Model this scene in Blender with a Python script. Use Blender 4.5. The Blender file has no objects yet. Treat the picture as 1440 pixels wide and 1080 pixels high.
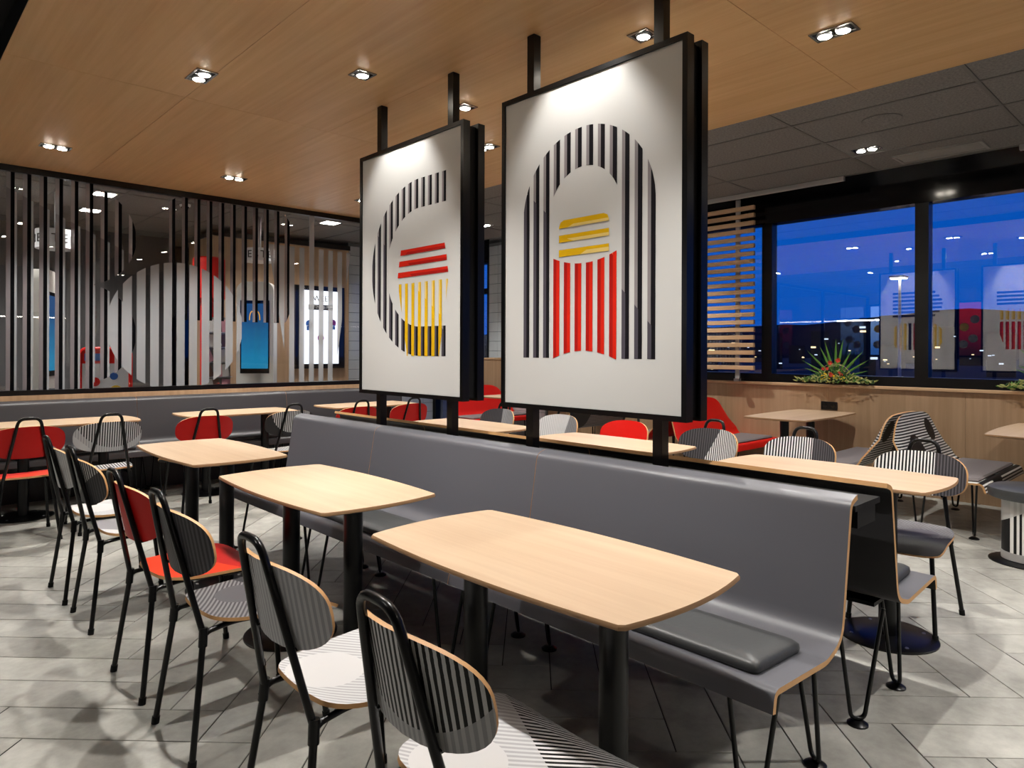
import bpy, math, random
from mathutils import Vector, Matrix
random.seed(7)
S = bpy.context.scene
COL = S.collection
R = math.radians

# ------------------------------------------------------------------ camera
F, HY, H, YAW, ROLL = 966.0, 493.8, 1.35, R(43.32), 0.00333
cam = bpy.data.cameras.new('camera')
cam.sensor_width = 36.0
cam.lens = F / 1440 * 36
cam.shift_y = -(540 - HY) / 1440
cam.clip_end = 1000
cam_o = bpy.data.objects.new('camera', cam)
COL.objects.link(cam_o)
fw = Vector((math.sin(YAW), math.cos(YAW), 0)); rt = Vector((math.cos(YAW), -math.sin(YAW), 0)); up = Vector((0, 0, 1))
cr, sr = math.cos(ROLL), math.sin(ROLL)
rt2 = rt * cr + up * sr
up2 = up * cr - rt * sr
m = Matrix((rt2, up2, -fw)).transposed().to_4x4()
m.translation = (0, 0, H)
cam_o.matrix_world = m
S.camera = cam_o

# ------------------------------------------------------------------ view + world
S.view_settings.view_transform = 'Standard'
S.view_settings.look = 'None'
S.view_settings.exposure = 0.70
S.view_settings.gamma = 1.0
S.view_settings.use_curve_mapping = False


def lin(c):
    if isinstance(c, str):
        c = tuple(int(c[i:i + 2], 16) / 255 for i in (0, 2, 4))
    return tuple((v / 12.92 if v <= 0.04045 else ((v + 0.055) / 1.055) ** 2.4) for v in c) + (1.0,)


W = bpy.data.worlds.new('dusk_sky')
S.world = W
W.use_nodes = True
nt = W.node_tree
bg = nt.nodes['Background']
tc = nt.nodes.new('ShaderNodeTexCoord')
sp = nt.nodes.new('ShaderNodeSeparateXYZ')
rp = nt.nodes.new('ShaderNodeValToRGB')
nt.links.new(tc.outputs['Generated'], sp.inputs[0])
nt.links.new(sp.outputs[2], rp.inputs[0])
nt.links.new(rp.outputs[0], bg.inputs[0])
el = rp.color_ramp.elements
el[0].position = 0.0; el[0].color = lin('0a5ccf')
el[1].position = 0.45; el[1].color = lin('0038a8')
e = el.new(0.12); e.color = lin('0a62d6')
bg.inputs[1].default_value = 0.58

LIGHT_COL = (1.0, 0.965, 0.915)
PW_TABLE, PW_POSTER, PW_WASH = 106, 25, 95


# ------------------------------------------------------------------ materials
class NT:
    def __init__(s, mat):
        s.t = mat.node_tree; s.n = s.t.nodes; s.l = s.t.links

    def put(s, sock, v):
        if isinstance(v, bpy.types.NodeSocket):
            s.l.new(v, sock)
        else:
            sock.default_value = v

    def math(s, op, a, b=0.0, c=None):
        n = s.n.new('ShaderNodeMath'); n.operation = op
        s.put(n.inputs[0], a); s.put(n.inputs[1], b)
        if c is not None: s.put(n.inputs[2], c)
        return n.outputs[0]

    def mix(s, f, a, b):
        n = s.n.new('ShaderNodeMix'); n.data_type = 'RGBA'
        s.put(n.inputs[0], f); s.put(n.inputs[6], a); s.put(n.inputs[7], b)
        return n.outputs[2]

    def xyz(s, kind='Object'):
        t = s.n.new('ShaderNodeTexCoord'); p = s.n.new('ShaderNodeSeparateXYZ')
        s.l.new(t.outputs[kind], p.inputs[0])
        return p.outputs[0], p.outputs[1], p.outputs[2]

    def dot(s, xyz, d, off=0.0):
        v = s.math('MULTIPLY', xyz[0], d[0])
        v = s.math('MULTIPLY_ADD', xyz[1], d[1], v)
        v = s.math('MULTIPLY_ADD', xyz[2], d[2], v)
        return s.math('ADD', v, off)

    def combine(s, x, y, z):
        n = s.n.new('ShaderNodeCombineXYZ')
        s.put(n.inputs[0], x); s.put(n.inputs[1], y); s.put(n.inputs[2], z)
        return n.outputs[0]

    def noise(s, vec, scale, detail=4, rough=.55):
        n = s.n.new('ShaderNodeTexNoise')
        s.put(n.inputs['Vector'], vec); n.inputs['Scale'].default_value = scale
        n.inputs['Detail'].default_value = detail; n.inputs['Roughness'].default_value = rough
        return n.outputs[0]

    def ramp(s, f, stops):
        n = s.n.new('ShaderNodeValToRGB'); s.put(n.inputs[0], f)
        el = n.color_ramp.elements
        for i, (p, c) in enumerate(stops):
            e = el[i] if i < 2 else el.new(p)
            e.position = p; e.color = c
        return n.outputs[0]


def new_mat(name):
    mt = bpy.data.materials.new(name); mt.use_nodes = True
    return mt, NT(mt), mt.node_tree.nodes['Principled BSDF']


def plain(name, col, rough=.5, metal=0.0, spec=None, bump=0.0, bscale=200):
    mt, n, b = new_mat(name)
    b.inputs['Base Color'].default_value = lin(col)
    b.inputs['Roughness'].default_value = rough
    b.inputs['Metallic'].default_value = metal
    if spec is not None: b.inputs['Specular IOR Level'].default_value = spec
    if bump:
        t = n.n.new('ShaderNodeTexCoord')
        f = n.noise(t.outputs['Object'], bscale, 2)
        bp = n.n.new('ShaderNodeBump'); bp.inputs['Strength'].default_value = bump; bp.inputs['Distance'].default_value = .002
        n.l.new(f, bp.inputs['Height']); n.l.new(bp.outputs[0], b.inputs['Normal'])
    return mt


def emit(name, col, st):
    mt, n, b = new_mat(name)
    b.inputs['Base Color'].default_value = (0, 0, 0, 1)
    b.inputs['Emission Color'].default_value = lin(col)
    b.inputs['Emission Strength'].default_value = st
    b.inputs['Specular IOR Level'].default_value = 0
    return mt


def wood(name, light, dark, axis=1, rough=.45, spread=1.0):
    """fine straight grain running along the given object axis"""
    mt, n, b = new_mat(name)
    x, y, z = n.xyz()
    oi = n.n.new('ShaderNodeObjectInfo')
    off = n.math('MULTIPLY', oi.outputs['Random'], 37.0)
    sc = [26.0, 26.0, 26.0]; sc[axis] = 0.9
    v = n.combine(n.math('MULTIPLY_ADD', x, sc[0], off), n.math('MULTIPLY_ADD', y, sc[1], off), n.math('MULTIPLY', z, sc[2]))
    f1 = n.noise(v, 1.0, 5, .6)
    sc2 = [5.0, 5.0, 5.0]; sc2[axis] = 0.35
    v2 = n.combine(n.math('MULTIPLY_ADD', x, sc2[0], off), n.math('MULTIPLY_ADD', y, sc2[1], off), n.math('MULTIPLY', z, sc2[2]))
    f2 = n.noise(v2, 1.0, 3, .5)
    f = n.math('ADD', n.math('MULTIPLY', f1, .6), n.math('MULTIPLY', f2, .4))
    c = n.ramp(f, [(.5 - .16 * spread, lin(dark)), (.5 + .14 * spread, lin(light))])
    n.l.new(c, b.inputs['Base Color'])
    b.inputs['Roughness'].default_value = rough
    return mt


def stripes_mat(name, base, alt=None, region=None, period=.016, d=(0, 1, 0), rough=.5, alt2=None, region2=None):
    """printed laminate: two-tone stripes, with other two-tone stripes inside a circle or half plane"""
    mt, n, b = new_mat(name)
    P = n.xyz()
    s = n.math('GREATER_THAN', n.math('FRACT', n.math('DIVIDE', n.dot(P, d, 5.0), period)), .5)
    col = n.mix(s, lin(base[0]), lin(base[1]))

    def mask(rg):
        if rg[0] == 'circle':
            _, (cx, cy, cz), r, use = rg
            q = 0.0
            for k, (c0, u) in enumerate(zip((cx, cy, cz), use)):
                if u:
                    dd = n.math('SUBTRACT', P[k], c0)
                    q = n.math('MULTIPLY_ADD', dd, dd, q)
            return n.math('LESS_THAN', q, r * r)
        return n.math('GREATER_THAN', n.dot(P, rg[1]), rg[2])
    for a, rg in ((alt, region), (alt2, region2)):
        if a:
            col = n.mix(mask(rg), col, n.mix(s, lin(a[0]), lin(a[1])))
    n.l.new(col, b.inputs['Base Color'])
    b.inputs['Roughness'].default_value = rough
    b.inputs['Specular IOR Level'].default_value = .25
    return mt


def glass(name, r0=.1, tint=(1, 1, 1, 1)):
    mt = bpy.data.materials.new(name); mt.use_nodes = True
    n = NT(mt); n.n.clear()
    out = n.n.new('ShaderNodeOutputMaterial'); tr = n.n.new('ShaderNodeBsdfTransparent')
    tr.inputs[0].default_value = tint
    gl = n.n.new('ShaderNodeBsdfGlossy'); gl.inputs['Roughness'].default_value = 0.0
    ge = n.n.new('ShaderNodeNewGeometry')
    dp = n.n.new('ShaderNodeVectorMath'); dp.operation = 'DOT_PRODUCT'
    n.l.new(ge.outputs['Incoming'], dp.inputs[0]); n.l.new(ge.outputs['Normal'], dp.inputs[1])
    c = n.math('SUBTRACT', 1.0, n.math('ABSOLUTE', dp.outputs['Value']))
    f = n.math('MULTIPLY_ADD', n.math('POWER', c, 5.0), 1 - r0, r0)
    mx = n.n.new('ShaderNodeMixShader')
    n.l.new(f, mx.inputs[0]); n.l.new(tr.outputs[0], mx.inputs[1]); n.l.new(gl.outputs[0], mx.inputs[2])
    n.l.new(mx.outputs[0], out.inputs[0])
    return mt


def film(name, col, alpha):
    mt, n, b = new_mat(name)
    b.inputs['Base Color'].default_value = lin(col); b.inputs['Alpha'].default_value = alpha
    b.inputs['Roughness'].default_value = .5
    b.inputs['Specular IOR Level'].default_value = 0.05
    return mt


def stone_mat():
    mt, n, b = new_mat('grey_stone_tile')
    t = n.n.new('ShaderNodeTexCoord')
    oi = n.n.new('ShaderNodeObjectInfo')
    g = n.n.new('ShaderNodeNewGeometry')
    a = n.noise(g.outputs['Position'], 2.2, 5, .6)
    c = n.noise(g.outputs['Position'], 9, 6, .65)
    f = n.math('ADD', n.math('MULTIPLY', a, .55), n.math('MULTIPLY', c, .45))
    f = n.math('ADD', f, n.math('MULTIPLY', n.math('SUBTRACT', oi.outputs['Random'], .5), .10))
    col = n.ramp(f, [(.34, lin('7c7a74')), (.66, lin('b2b0a8'))])
    n.l.new(col, b.inputs['Base Color'])
    b.inputs['Roughness'].default_value = .5
    bp = n.n.new('ShaderNodeBump'); bp.inputs['Strength'].default_value = .15; bp.inputs['Distance'].default_value = .003
    n.l.new(c, bp.inputs['Height']); n.l.new(bp.outputs[0], b.inputs['Normal'])
    return mt


def ceiltile_mat():
    mt, n, b = new_mat('charcoal_ceiling_tile')
    g = n.n.new('ShaderNodeNewGeometry')
    a = n.noise(g.outputs['Position'], 60, 3, .7)
    n.l.new(n.ramp(a, [(.3, lin('5c5a58')), (.7, lin('827f7c'))]), b.inputs['Base Color'])
    b.inputs['Roughness'].default_value = .9
    return mt


M = {}
M['table'] = wood('oak_laminate_table', 'cdb497', 'bda082', 1, .38)
M['table_x'] = wood('oak_laminate_table_x', 'd2b896', 'c0a27c', 0, .38)
M['edge'] = plain('plywood_edge', 'c99a66', .55)
M['edge_brown'] = plain('plywood_edge_brown', 'a07c58', .55)
M['ceil_wood'] = wood('oak_ceiling_panel', 'cba676', 'b8905e', 1, .42, 1.1)
M['wall_wood'] = wood('oak_wall_panel', 'b69879', 'a08262', 2, .5)
M['slat_wood'] = wood('oak_slat', 'cbaa86', 'b8956f', 1, .5)
M['black'] = plain('black_powder_coat', '040405', .28, spec=.35)
M['matte_black'] = plain('matte_black', '050506', .6, spec=.25)
M['gloss_black'] = plain('gloss_black_panel', '050507', .12)
M['grey_lam'] = plain('warm_grey_laminate', '59595f', .38, bump=.02, bscale=900)
M['dark_lam'] = plain('dark_grey_laminate', '2b2a2c', .45)
M['mid_lam'] = plain('charcoal_laminate', '3d3c3f', .42)
M['pad'] = plain('charcoal_leatherette', '3a3b3c', .42, bump=.25, bscale=60)
M['pad_grey'] = plain('taupe_grey_pad', '777070', .75)
M['red'] = plain('red_laminate', 'a60d09', .5, spec=.3)
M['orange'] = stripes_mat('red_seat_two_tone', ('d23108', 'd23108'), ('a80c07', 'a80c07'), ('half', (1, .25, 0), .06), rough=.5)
M['redbright'] = plain('bright_red_laminate', 'd4140a', .5, spec=.3)
M['white'] = plain('white_print', 'b8b8b6', .7, spec=.2)
M['white_gloss'] = plain('white_enamel', 'dfe1e4', .3)
M['steel'] = plain('brushed_steel', 'b9b9bb', .3, 1.0)
M['lightgrey'] = plain('light_grey_aluminium', 'a8a6a4', .45, .3)
M['stone'] = stone_mat()
M['grout'] = plain('dark_grout', '25241f', .9)
M['ctile'] = ceiltile_mat()
M['cgrid'] = plain('grey_ceiling_grid', '625f5c', .7)
M['glass'] = glass('window_glass', .15)
M['pglass'] = glass('partition_glass', .035)
M['art_black'] = plain('ink_black', '141216', .8, spec=.08)
M['art_grey'] = plain('ink_mauve_grey', '7d7779', .8, spec=.08)
M['art_mid'] = plain('ink_mid_grey', '47434b', .8, spec=.08)
M['art_red'] = plain('ink_red', 'bd200f', .8, spec=.08)
M['art_redd'] = plain('ink_dark_red', '98150f', .8, spec=.08)
M['art_salmon'] = plain('ink_salmon', 'e4694c', .8, spec=.08)
M['art_yel'] = plain('ink_yellow', 'c39a0c', .8, spec=.08)
M['art_yell'] = plain('ink_pale_yellow', 'cdb26a', .8, spec=.08)
M['lamp'] = emit('lamp_lens', 'fff4e2', 60)
M['lamp2'] = emit('lamp_lens_strip', 'fff8ee', 22)
M['chrome'] = plain('satin_chrome_trim', '9a9894', .25, .9)
M['film_grey'] = film('grey_window_film', '7d777a', .72)
M['film_light'] = film('light_window_film', '9a9699', .68)
M['film_white'] = film('pale_window_film', '9da0a4', .72)
M['film_black'] = film('black_window_film', '06070a', .97)
M['tile'] = plain('glazed_white_tile', 'b9bec2', .2)
M['tile_grout'] = plain('tile_grout_grey', '6d7275', .8)
M['leaf'] = plain('green_leaf', '4a7a2a', .5)
M['leaf_d'] = plain('dark_green_leaf', '24491c', .5)
M['leaf_l'] = plain('pale_olive_leaf', '9aa05a', .6)
M['fl_red'] = plain('red_petal', 'c0331c', .6)
M['fl_yel'] = plain('yellow_petal', 'e2bd1e', .6)
M['twig'] = plain('pale_willow_twig', 'b5a36c', .6)
M['hill'] = plain('night_hill', '0b1220', 1.0)
M['ground_out'] = plain('night_asphalt', '1b1e24', .9)


# ------------------------------------------------------------------ mesh helpers
class MB:
    def __init__(s):
        s.v = []; s.f = []; s.m = []

    def add(s, vs, fs, mi=0):
        b = len(s.v); s.v += [tuple(v) for v in vs]
        for f in fs:
            s.f.append([b + i for i in f]); s.m.append(mi)
        return s

    def box(s, x0, x1, y0, y1, z0, z1, mi=0):
        return s.add([(x0, y0, z0), (x1, y0, z0), (x1, y1, z0), (x0, y1, z0), (x0, y0, z1), (x1, y0, z1), (x1, y1, z1), (x0, y1, z1)],
                     [(3, 2, 1, 0), (4, 5, 6, 7), (0, 1, 5, 4), (1, 2, 6, 5), (2, 3, 7, 6), (3, 0, 4, 7)], mi)

    def bevbox(s, x0, x1, y0, y1, z0, z1, c, mi=0):
        """box whose upper and lower rims are chamfered by c"""
        rings = [(c, z0), (0, z0 + c), (0, z1 - c), (c, z1)]
        vs = []
        for i, z in rings:
            vs += [(x0 + i, y0 + i, z), (x1 - i, y0 + i, z), (x1 - i, y1 - i, z), (x0 + i, y1 - i, z)]
        fs = [(3, 2, 1, 0), (12, 13, 14, 15)]
        for r in range(3):
            for k in range(4):
                fs.append((r * 4 + k, r * 4 + (k + 1) % 4, r * 4 + 4 + (k + 1) % 4, r * 4 + 4 + k))
        return s.add(vs, fs, mi)

    def tube(s, path, rad, n=10, mi=0, cap=True):
        P = [Vector(p) for p in path]; N = len(P)
        rads = rad if isinstance(rad, (list, tuple)) else [rad] * N
        T = []
        for i in range(N):
            a = P[max(i - 1, 0)]; b = P[min(i + 1, N - 1)]
            T.append((b - a).normalized())
        u = T[0].orthogonal().normalized()
        vs = []; fs = []
        for i in range(N):
            if i: u = (u - T[i] * u.dot(T[i])).normalized()
            w = T[i].cross(u)
            for k in range(n):
                a = 2 * math.pi * k / n
                vs.append(P[i] + (u * math.cos(a) + w * math.sin(a)) * rads[i])
        for i in range(N - 1):
            for k in range(n):
                fs.append((i * n + k, i * n + (k + 1) % n, (i + 1) * n + (k + 1) % n, (i + 1) * n + k))
        if cap:
            fs.append(tuple(range(n))[::-1]); fs.append(tuple((N - 1) * n + k for k in range(n)))
        return s.add(vs, fs, mi)

    def lathe(s, prof, c=(0, 0, 0), n=24, mi=0):
        vs = []; fs = []
        for r, z in prof:
            for k in range(n):
                a = 2 * math.pi * k / n
                vs.append((c[0] + r * math.cos(a), c[1] + r * math.sin(a), c[2] + z))
        for i in range(len(prof) - 1):
            for k in range(n):
                fs.append((i * n + k, i * n + (k + 1) % n, (i + 1) * n + (k + 1) % n, (i + 1) * n + k))
        fs.append(tuple(range(n))[::-1]); fs.append(tuple((len(prof) - 1) * n + k for k in range(n)))
        return s.add(vs, fs, mi)

    def obj(s, name, mats, parent=None, smooth=0, loc=None):
        me = bpy.data.meshes.new(name)
        me.from_pydata(s.v, [], s.f)
        for mt in (mats if isinstance(mats, (list, tuple)) else [mats]):
            me.materials.append(M[mt] if isinstance(mt, str) else mt)
        me.polygons.foreach_set('material_index', s.m)
        me.update()
        if smooth:
            me.shade_smooth(); me.set_sharp_from_angle(angle=R(smooth))
        o = bpy.data.objects.new(name, me); COL.objects.link(o)
        if parent: o.parent = parent
        if loc: o.location = loc
        return o


def fillet(pts, r, n=5):
    P = [Vector(p) for p in pts]; out = [P[0]]
    for i in range(1, len(P) - 1):
        a, b, c = P[i - 1], P[i], P[i + 1]
        rr = min(r if not isinstance(r, (list, tuple)) else r[i], (a - b).length * .48, (c - b).length * .48)
        p0 = b + (a - b).normalized() * rr; p1 = b + (c - b).normalized() * rr
        for k in range(n + 1):
            t = k / n
            out.append(p0 * (1 - t) ** 2 + b * 2 * t * (1 - t) + p1 * t * t)
    out.append(P[-1])
    return out


def chaikin(pts, it=3):
    for _ in range(it):
        q = []
        for i in range(len(pts)):
            a = pts[i]; b = pts[(i + 1) % len(pts)]
            q.append((a[0] * .75 + b[0] * .25, a[1] * .75 + b[1] * .25)); q.append((a[0] * .25 + b[0] * .75, a[1] * .25 + b[1] * .75))
        pts = q
    return pts


def tag(o, label=None, cat=None, group=None, kind=None):
    if label: o['label'] = label
    if cat: o['category'] = cat
    if group: o['group'] = group
    if kind: o['kind'] = kind
    return o


def empty(name, loc=(0, 0, 0), rz=0.0):
    o = bpy.data.objects.new(name, None); COL.objects.link(o)
    o.empty_display_size = .1
    o.location = loc; o.rotation_euler = (0, 0, rz)
    return o


def copy_tree(o, parent=None):
    c = o.copy(); COL.objects.link(c); c.parent = parent
    for ch in o.children:
        copy_tree(ch, c)
    return c


def struct(o):
    o['kind'] = 'structure'
    return o


# ================================================================== THE ROOM
ZC, ZD = 2.955, 3.05          # wood ceiling, dark tile ceiling
XW = 7.25                     # window wall
YP = 7.35                     # glass partition
X0, Y0, Y1 = -6.5, -8.0, 12.5
XWOOD0, XWOOD1 = 0.545, 4.45

floor = struct(MB().box(X0, XW, Y0, Y1, -.12, -.004).obj('floor', 'grout'))
# herringbone stone planks, 45 degrees to the walls
tw, tl, gp = .205, .82, .0045
hp = (-.944, 2.335)           # p end of the row below q=2.335


def rect_tile(name, L, Wd):
    return MB().bevbox(-L / 2, L / 2, -Wd / 2, Wd / 2, -.012, 0, .0012)


tile_proto = rect_tile('floor_tile', tl - gp, tw - gp)
tile_mesh = None
tiles = []
for j in range(-70, 70):
    q0 = hp[1] + (j - 1) * tw
    s_end = hp[0] - j * tw
    for mm in range(-9, 10):
        pe = s_end + mm * 2 * tl
        # along p
        for (pc, qc, ang) in ((pe - tl / 2, q0 + tw / 2, -45), (pe + tw / 2, q0 + 2 * tw, 45)):
            X = (pc + qc) / math.sqrt(2); Y = (qc - pc) / math.sqrt(2)
            if X0 + .1 < X < XW - .05 and Y0 + .1 < Y < Y1 - .1:
                tiles.append((X, Y, ang))
c_, s_ = math.cos(YAW), math.sin(YAW)


def seen(X, Y, marg=90):
    d = X * s_ + Y * c_
    if d < 1.2: return None
    x = 720 + F * (X * c_ - Y * s_) / d; y = HY + F * H / d
    return d if (-marg < x < 1440 + marg and y < 1080 + 130) else None


vis = sorted([(seen(x, y), x, y, a) for x, y, a in tiles if seen(x, y)])
near = vis[:300]
nearset = {(round(x, 3), round(y, 3), a) for _, x, y, a in near}
for d, x, y, a in near:
    if tile_mesh is None:
        o = tile_proto.obj('floor_tile', 'stone', floor); tile_mesh = o.data
    else:
        o = bpy.data.objects.new('floor_tile', tile_mesh); COL.objects.link(o); o.parent = floor
    o.location = (x, y, 0); o.rotation_euler = (0, 0, R(a))
rest = MB()
for x, y, a in tiles:
    if (round(x, 3), round(y, 3), a) in nearset: continue
    ca, sa = math.cos(R(a)), math.sin(R(a)); l2, w2 = (tl - gp) / 2, (tw - gp) / 2
    q = [(-l2, -w2), (l2, -w2), (l2, w2), (-l2, w2)]
    rest.add([(x + ca * u - sa * v, y + sa * u + ca * v, 0) for u, v in q], [(0, 1, 2, 3)])
tag(rest.obj('floor_tile', 'stone', floor), kind='stuff')

# wood ceiling with panels
ceil_w = struct(MB().box(XWOOD0, XWOOD1, -1.38, YP + .06, ZC + .004, ZD + .05).obj('ceiling', 'matte_black'))
xs = [XWOOD0, 1.48, 2.47, 3.46, XWOOD1]; ys = [-1.38, 1.61, 4.60, YP + .06]
for i in range(4):
    for k in range(3):
        cx, cy = (xs[i] + xs[i + 1]) / 2, (ys[k] + ys[k + 1]) / 2
        hx, hy = (xs[i + 1] - xs[i]) / 2 - .0012, (ys[k + 1] - ys[k]) / 2 - .0012
        MB().box(-hx, hx, -hy, hy, 0, .018).obj('ceiling_panel', 'ceil_wood', ceil_w, loc=(cx, cy, ZC))
# dark tiled ceiling (everything else)
ceil_d = struct(MB().box(X0, XW, Y0, Y1, ZD + .05, ZD + .12).obj('ceiling', 'matte_black'))
grid = MB()
gx = [6.87 - .6 * k for k in range(0, 24)]
gy = [1.13 + 1.2 * k for k in range(-8, 10)]


def in_wood(x, y):
    return XWOOD0 < x < XWOOD1 and -1.38 < y < YP


for x in gx:
    for a, b in zip(gy[:-1], gy[1:]):
        if not in_wood(x, (a + b) / 2): grid.box(x - .012, x + .012, a, b, ZD - .006, ZD + .01)
for y in gy:
    for a, b in zip(gx[1:], gx[:-1]):
        if not in_wood((a + b) / 2, y): grid.box(a, b, y - .012, y + .012, ZD - .005, ZD + .009)
grid.obj('ceiling_grid', 'cgrid', ceil_d)
tmesh = None; far = MB(); cnt = 0
for a, b in zip(gx[1:], gx[:-1]):
    for c, d in zip(gy[:-1], gy[1:]):
        cx, cy = (a + b) / 2, (c + d) / 2
        if in_wood(cx, cy): continue
        if cx > 3.5 or (cy > 7 and cx > 0):
            if tmesh is None:
                o = MB().box(-.288, .288, -.588, .588, 0, .012).obj('ceiling_tile', 'ctile', ceil_d); tmesh = o.data
            else:
                o = bpy.data.objects.new('ceiling_tile', tmesh); COL.objects.link(o); o.parent = ceil_d
            o.location = (cx, cy, ZD)
        else:
            far.box(a + .012, b - .012, c + .012, d - .012, ZD, ZD + .012)
tag(far.obj('ceiling_tile', 'ctile', ceil_d), kind='stuff')
# black soffit along the windows
struct(MB().box(6.87, XW, Y0, Y1, ZD - .004, ZD + .05).obj('trim_1', 'gloss_black'))

# walls out of view
struct(MB().box(X0 - .1, X0, Y0, Y1, 0, ZD + .1).obj('wall_left', plain('warm_white_wall', '8d8272', .8)))
struct(MB().box(X0, XW, Y0 - .1, Y0, 0, ZD + .1).obj('wall_back', plain('grey_wall', '6a655e', .8)))
struct(MB().box(X0, XW, Y1, Y1 + .1, 0, ZD + .1).obj('wall_far', plain('dark_slate_wall', '35353a', .8)))

# ---- window wall (right)
wr = struct(MB().box(XW, XW + .18, Y0, 6.9, 0, 1.0).obj('wall_right', 'dark_lam'))
pan_y = [-7.9, -6.5, -5.1, -3.7, -2.3, -.9, .49, 1.70, 2.91, 4.12, 5.33, 6.54, 6.9]
for a, b in zip(pan_y[:-1], pan_y[1:]):
    MB().box(-.02, 0, -(b - a) / 2 + .001, (b - a) / 2 - .001, 0, .985).obj('wall_panel', 'wall_wood', wr, loc=(XW - .001, (a + b) / 2, 0))
o = MB().bevbox(XW - .05, XW + .06, Y0, 6.9, .988, 1.022, .006).obj('trim_2', 'slat_wood')
struct(o)
# head
struct(MB().box(XW - .04, XW + .12, Y0, Y1, 2.755, ZD + .05).obj('trim_3', 'gloss_black'))
mull = [-7.0, -5.45, -3.95, -2.45, -.95, .55, 2.055, 3.575, 5.10, 6.62]
wn = 0
for a, b in zip(mull[:-1], mull[1:]):
    wn += 1
    w_ = struct(empty('window_%d' % wn, (XW, (a + b) / 2, 1.022)))
    h2 = (b - a) / 2
    MB().box(-.03, .09, -h2, -h2 + .058, 0, 1.74).obj('mullion', 'black', w_)
    MB().box(-.03, .09, h2 - .058, h2, 0, 1.74).obj('mullion', 'black', w_)
    MB().box(-.03, .09, -h2 + .058, h2 - .058, 0, .093).obj('sill_rail', 'black', w_)
    MB().box(.02, .026, -h2 + .058, h2 - .058, .093, 1.74).obj('pane', 'glass', w_)
# tiled pier on the same wall, then a tall window
pier = struct(MB().box(XW - .05, XW + .18, 6.9, 8.17, 0, ZD).obj('wall_right', 'tile_grout'))
tm = None
for iz in range(0, 20):
    for iy in range(0, 6):
        if tm is None:
            o = MB().bevbox(-.012, 0, -.1, .1, -.072, .072, .002).obj('wall_tile', 'tile', pier); tm = o.data
        else:
            o = bpy.data.objects.new('wall_tile', tm); COL.objects.link(o); o.parent = pier
        o.location = (XW - .05, 7.02 + iy * .206, .078 + iz * .15)
w_ = struct(empty('window_%d' % (wn + 1), (XW, 8.9, 0)))
MB().box(-.03, .09, -.73, -.66, 0, ZD).obj('mullion', 'black', w_)
MB().box(-.03, .09, .68, .75, 0, ZD).obj('mullion', 'black', w_)
MB().box(-.03, .09, -.66, .68, 2.27, 2.35).obj('transom', 'black', w_)
MB().box(-.03, .09, -.66, .68, 0, .12).obj('sill_rail', 'black', w_)
MB().box(.02, .026, -.66, .68, .12, 2.27).obj('pane', 'glass', w_)
MB().box(.02, .026, -.66, .68, 2.35, ZD - .05).obj('pane', 'glass', w_)
struct(MB().box(XW - .03, XW + .18, 9.65, Y1, 0, ZD).obj('wall_right', 'dark_lam'))

# ---- glass partition (left)
pl = struct(MB().box(X0, 5.0, YP, YP + .12, 0, .90).obj('wall_partition', 'dark_lam'))
struct(MB().box(X0, 5.0, YP - .03, YP + .13, .90, .945).obj('trim_4', 'wall_wood'))
wp = struct(empty('window_%d' % (wn + 2), (0, YP, .945)))
MB().box(X0, 5.0, -.02, .05, 0, .045).obj('frame_bottom_rail', 'black', wp)
MB().box(X0, 5.0, -.02, .05, 1.955, 2.012).obj('frame_top_rail', 'black', wp)
for x in (X0, -3.4, -.9, 4.94):
    MB().box(x, x + .06, -.02, .05, .045, 1.955).obj('frame_post', 'black', wp)
for a, b in ((X0 + .06, -3.4), (-3.34, -.9), (-.84, 4.94)):
    MB().box(a, b, .012, .020, .045, 1.955).obj('pane', 'pglass', wp)

# printed film on the glass: letter shapes cut into vertical stripes
fz0, fz1 = .985, 2.90


def strip(mb, x0, x1, ivs, n=6, y=-.002, t=.0012):
    """ivs(x) -> list of (z0,z1); makes thin film pieces between x0 and x1"""
    k = max(len(ivs(x0 + (x1 - x0) * i / n)) for i in range(n + 1))
    for s in range(k):
        top = []; bot = []
        for i in range(n + 1):
            x = x0 + (x1 - x0) * i / n; iv = ivs(x)
            if len(iv) > s and iv[s][1] - iv[s][0] > .004:
                bot.append((x, iv[s][0])); top.append((x, iv[s][1]))
        if len(top) < 2: continue
        ring = bot + top[::-1]
        nn = len(ring)
        vs = [(x, y, z) for x, z in ring] + [(x, y + t, z) for x, z in ring]
        fs = []
        h = len(top)
        for i in range(h - 1):
            fs.append((i, i + 1, nn - 2 - i, nn - 1 - i))
            fs.append((nn + nn - 1 - i, nn + nn - 2 - i, nn + i + 1, nn + i))
        mb.add(vs, fs)


def clampz(l):
    return [(max(a, fz0), min(b, fz1)) for a, b in l if min(b, fz1) > max(a, fz0)]


def circ(x, cx, cz, r):
    d = r * r - (x - cx) ** 2
    if d <= 0: return None
    d = math.sqrt(d)
    return (cz - d, cz + d)


def shapeB(x):
    if x < 1.56: return [(fz0, fz1)]
    u = circ(x, 1.45, 2.42, .47); l = circ(x, 1.45, 1.5, .47)
    if u and l and l[1] > u[0]: return clampz([(l[0], u[1])])
    return clampz([q for q in (l, u) if q])


def shapeO(x):
    c = circ(x, 2.31, 1.585, .645)
    return clampz([c]) if c else []


def shapeU(x):
    z0, z1 = 1.655, fz1
    if x < 2.30:
        t = (2.30 - x) / .09; z0 = 1.655 + .17 * t * t; z1 = fz1 - .07 * t
    if x > 3.42:
        t = (x - 3.42) / .07; z0 = 1.655 + .12 * t * t; z1 = fz1 - .11 * t
    return [(z0, z1)]


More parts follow.
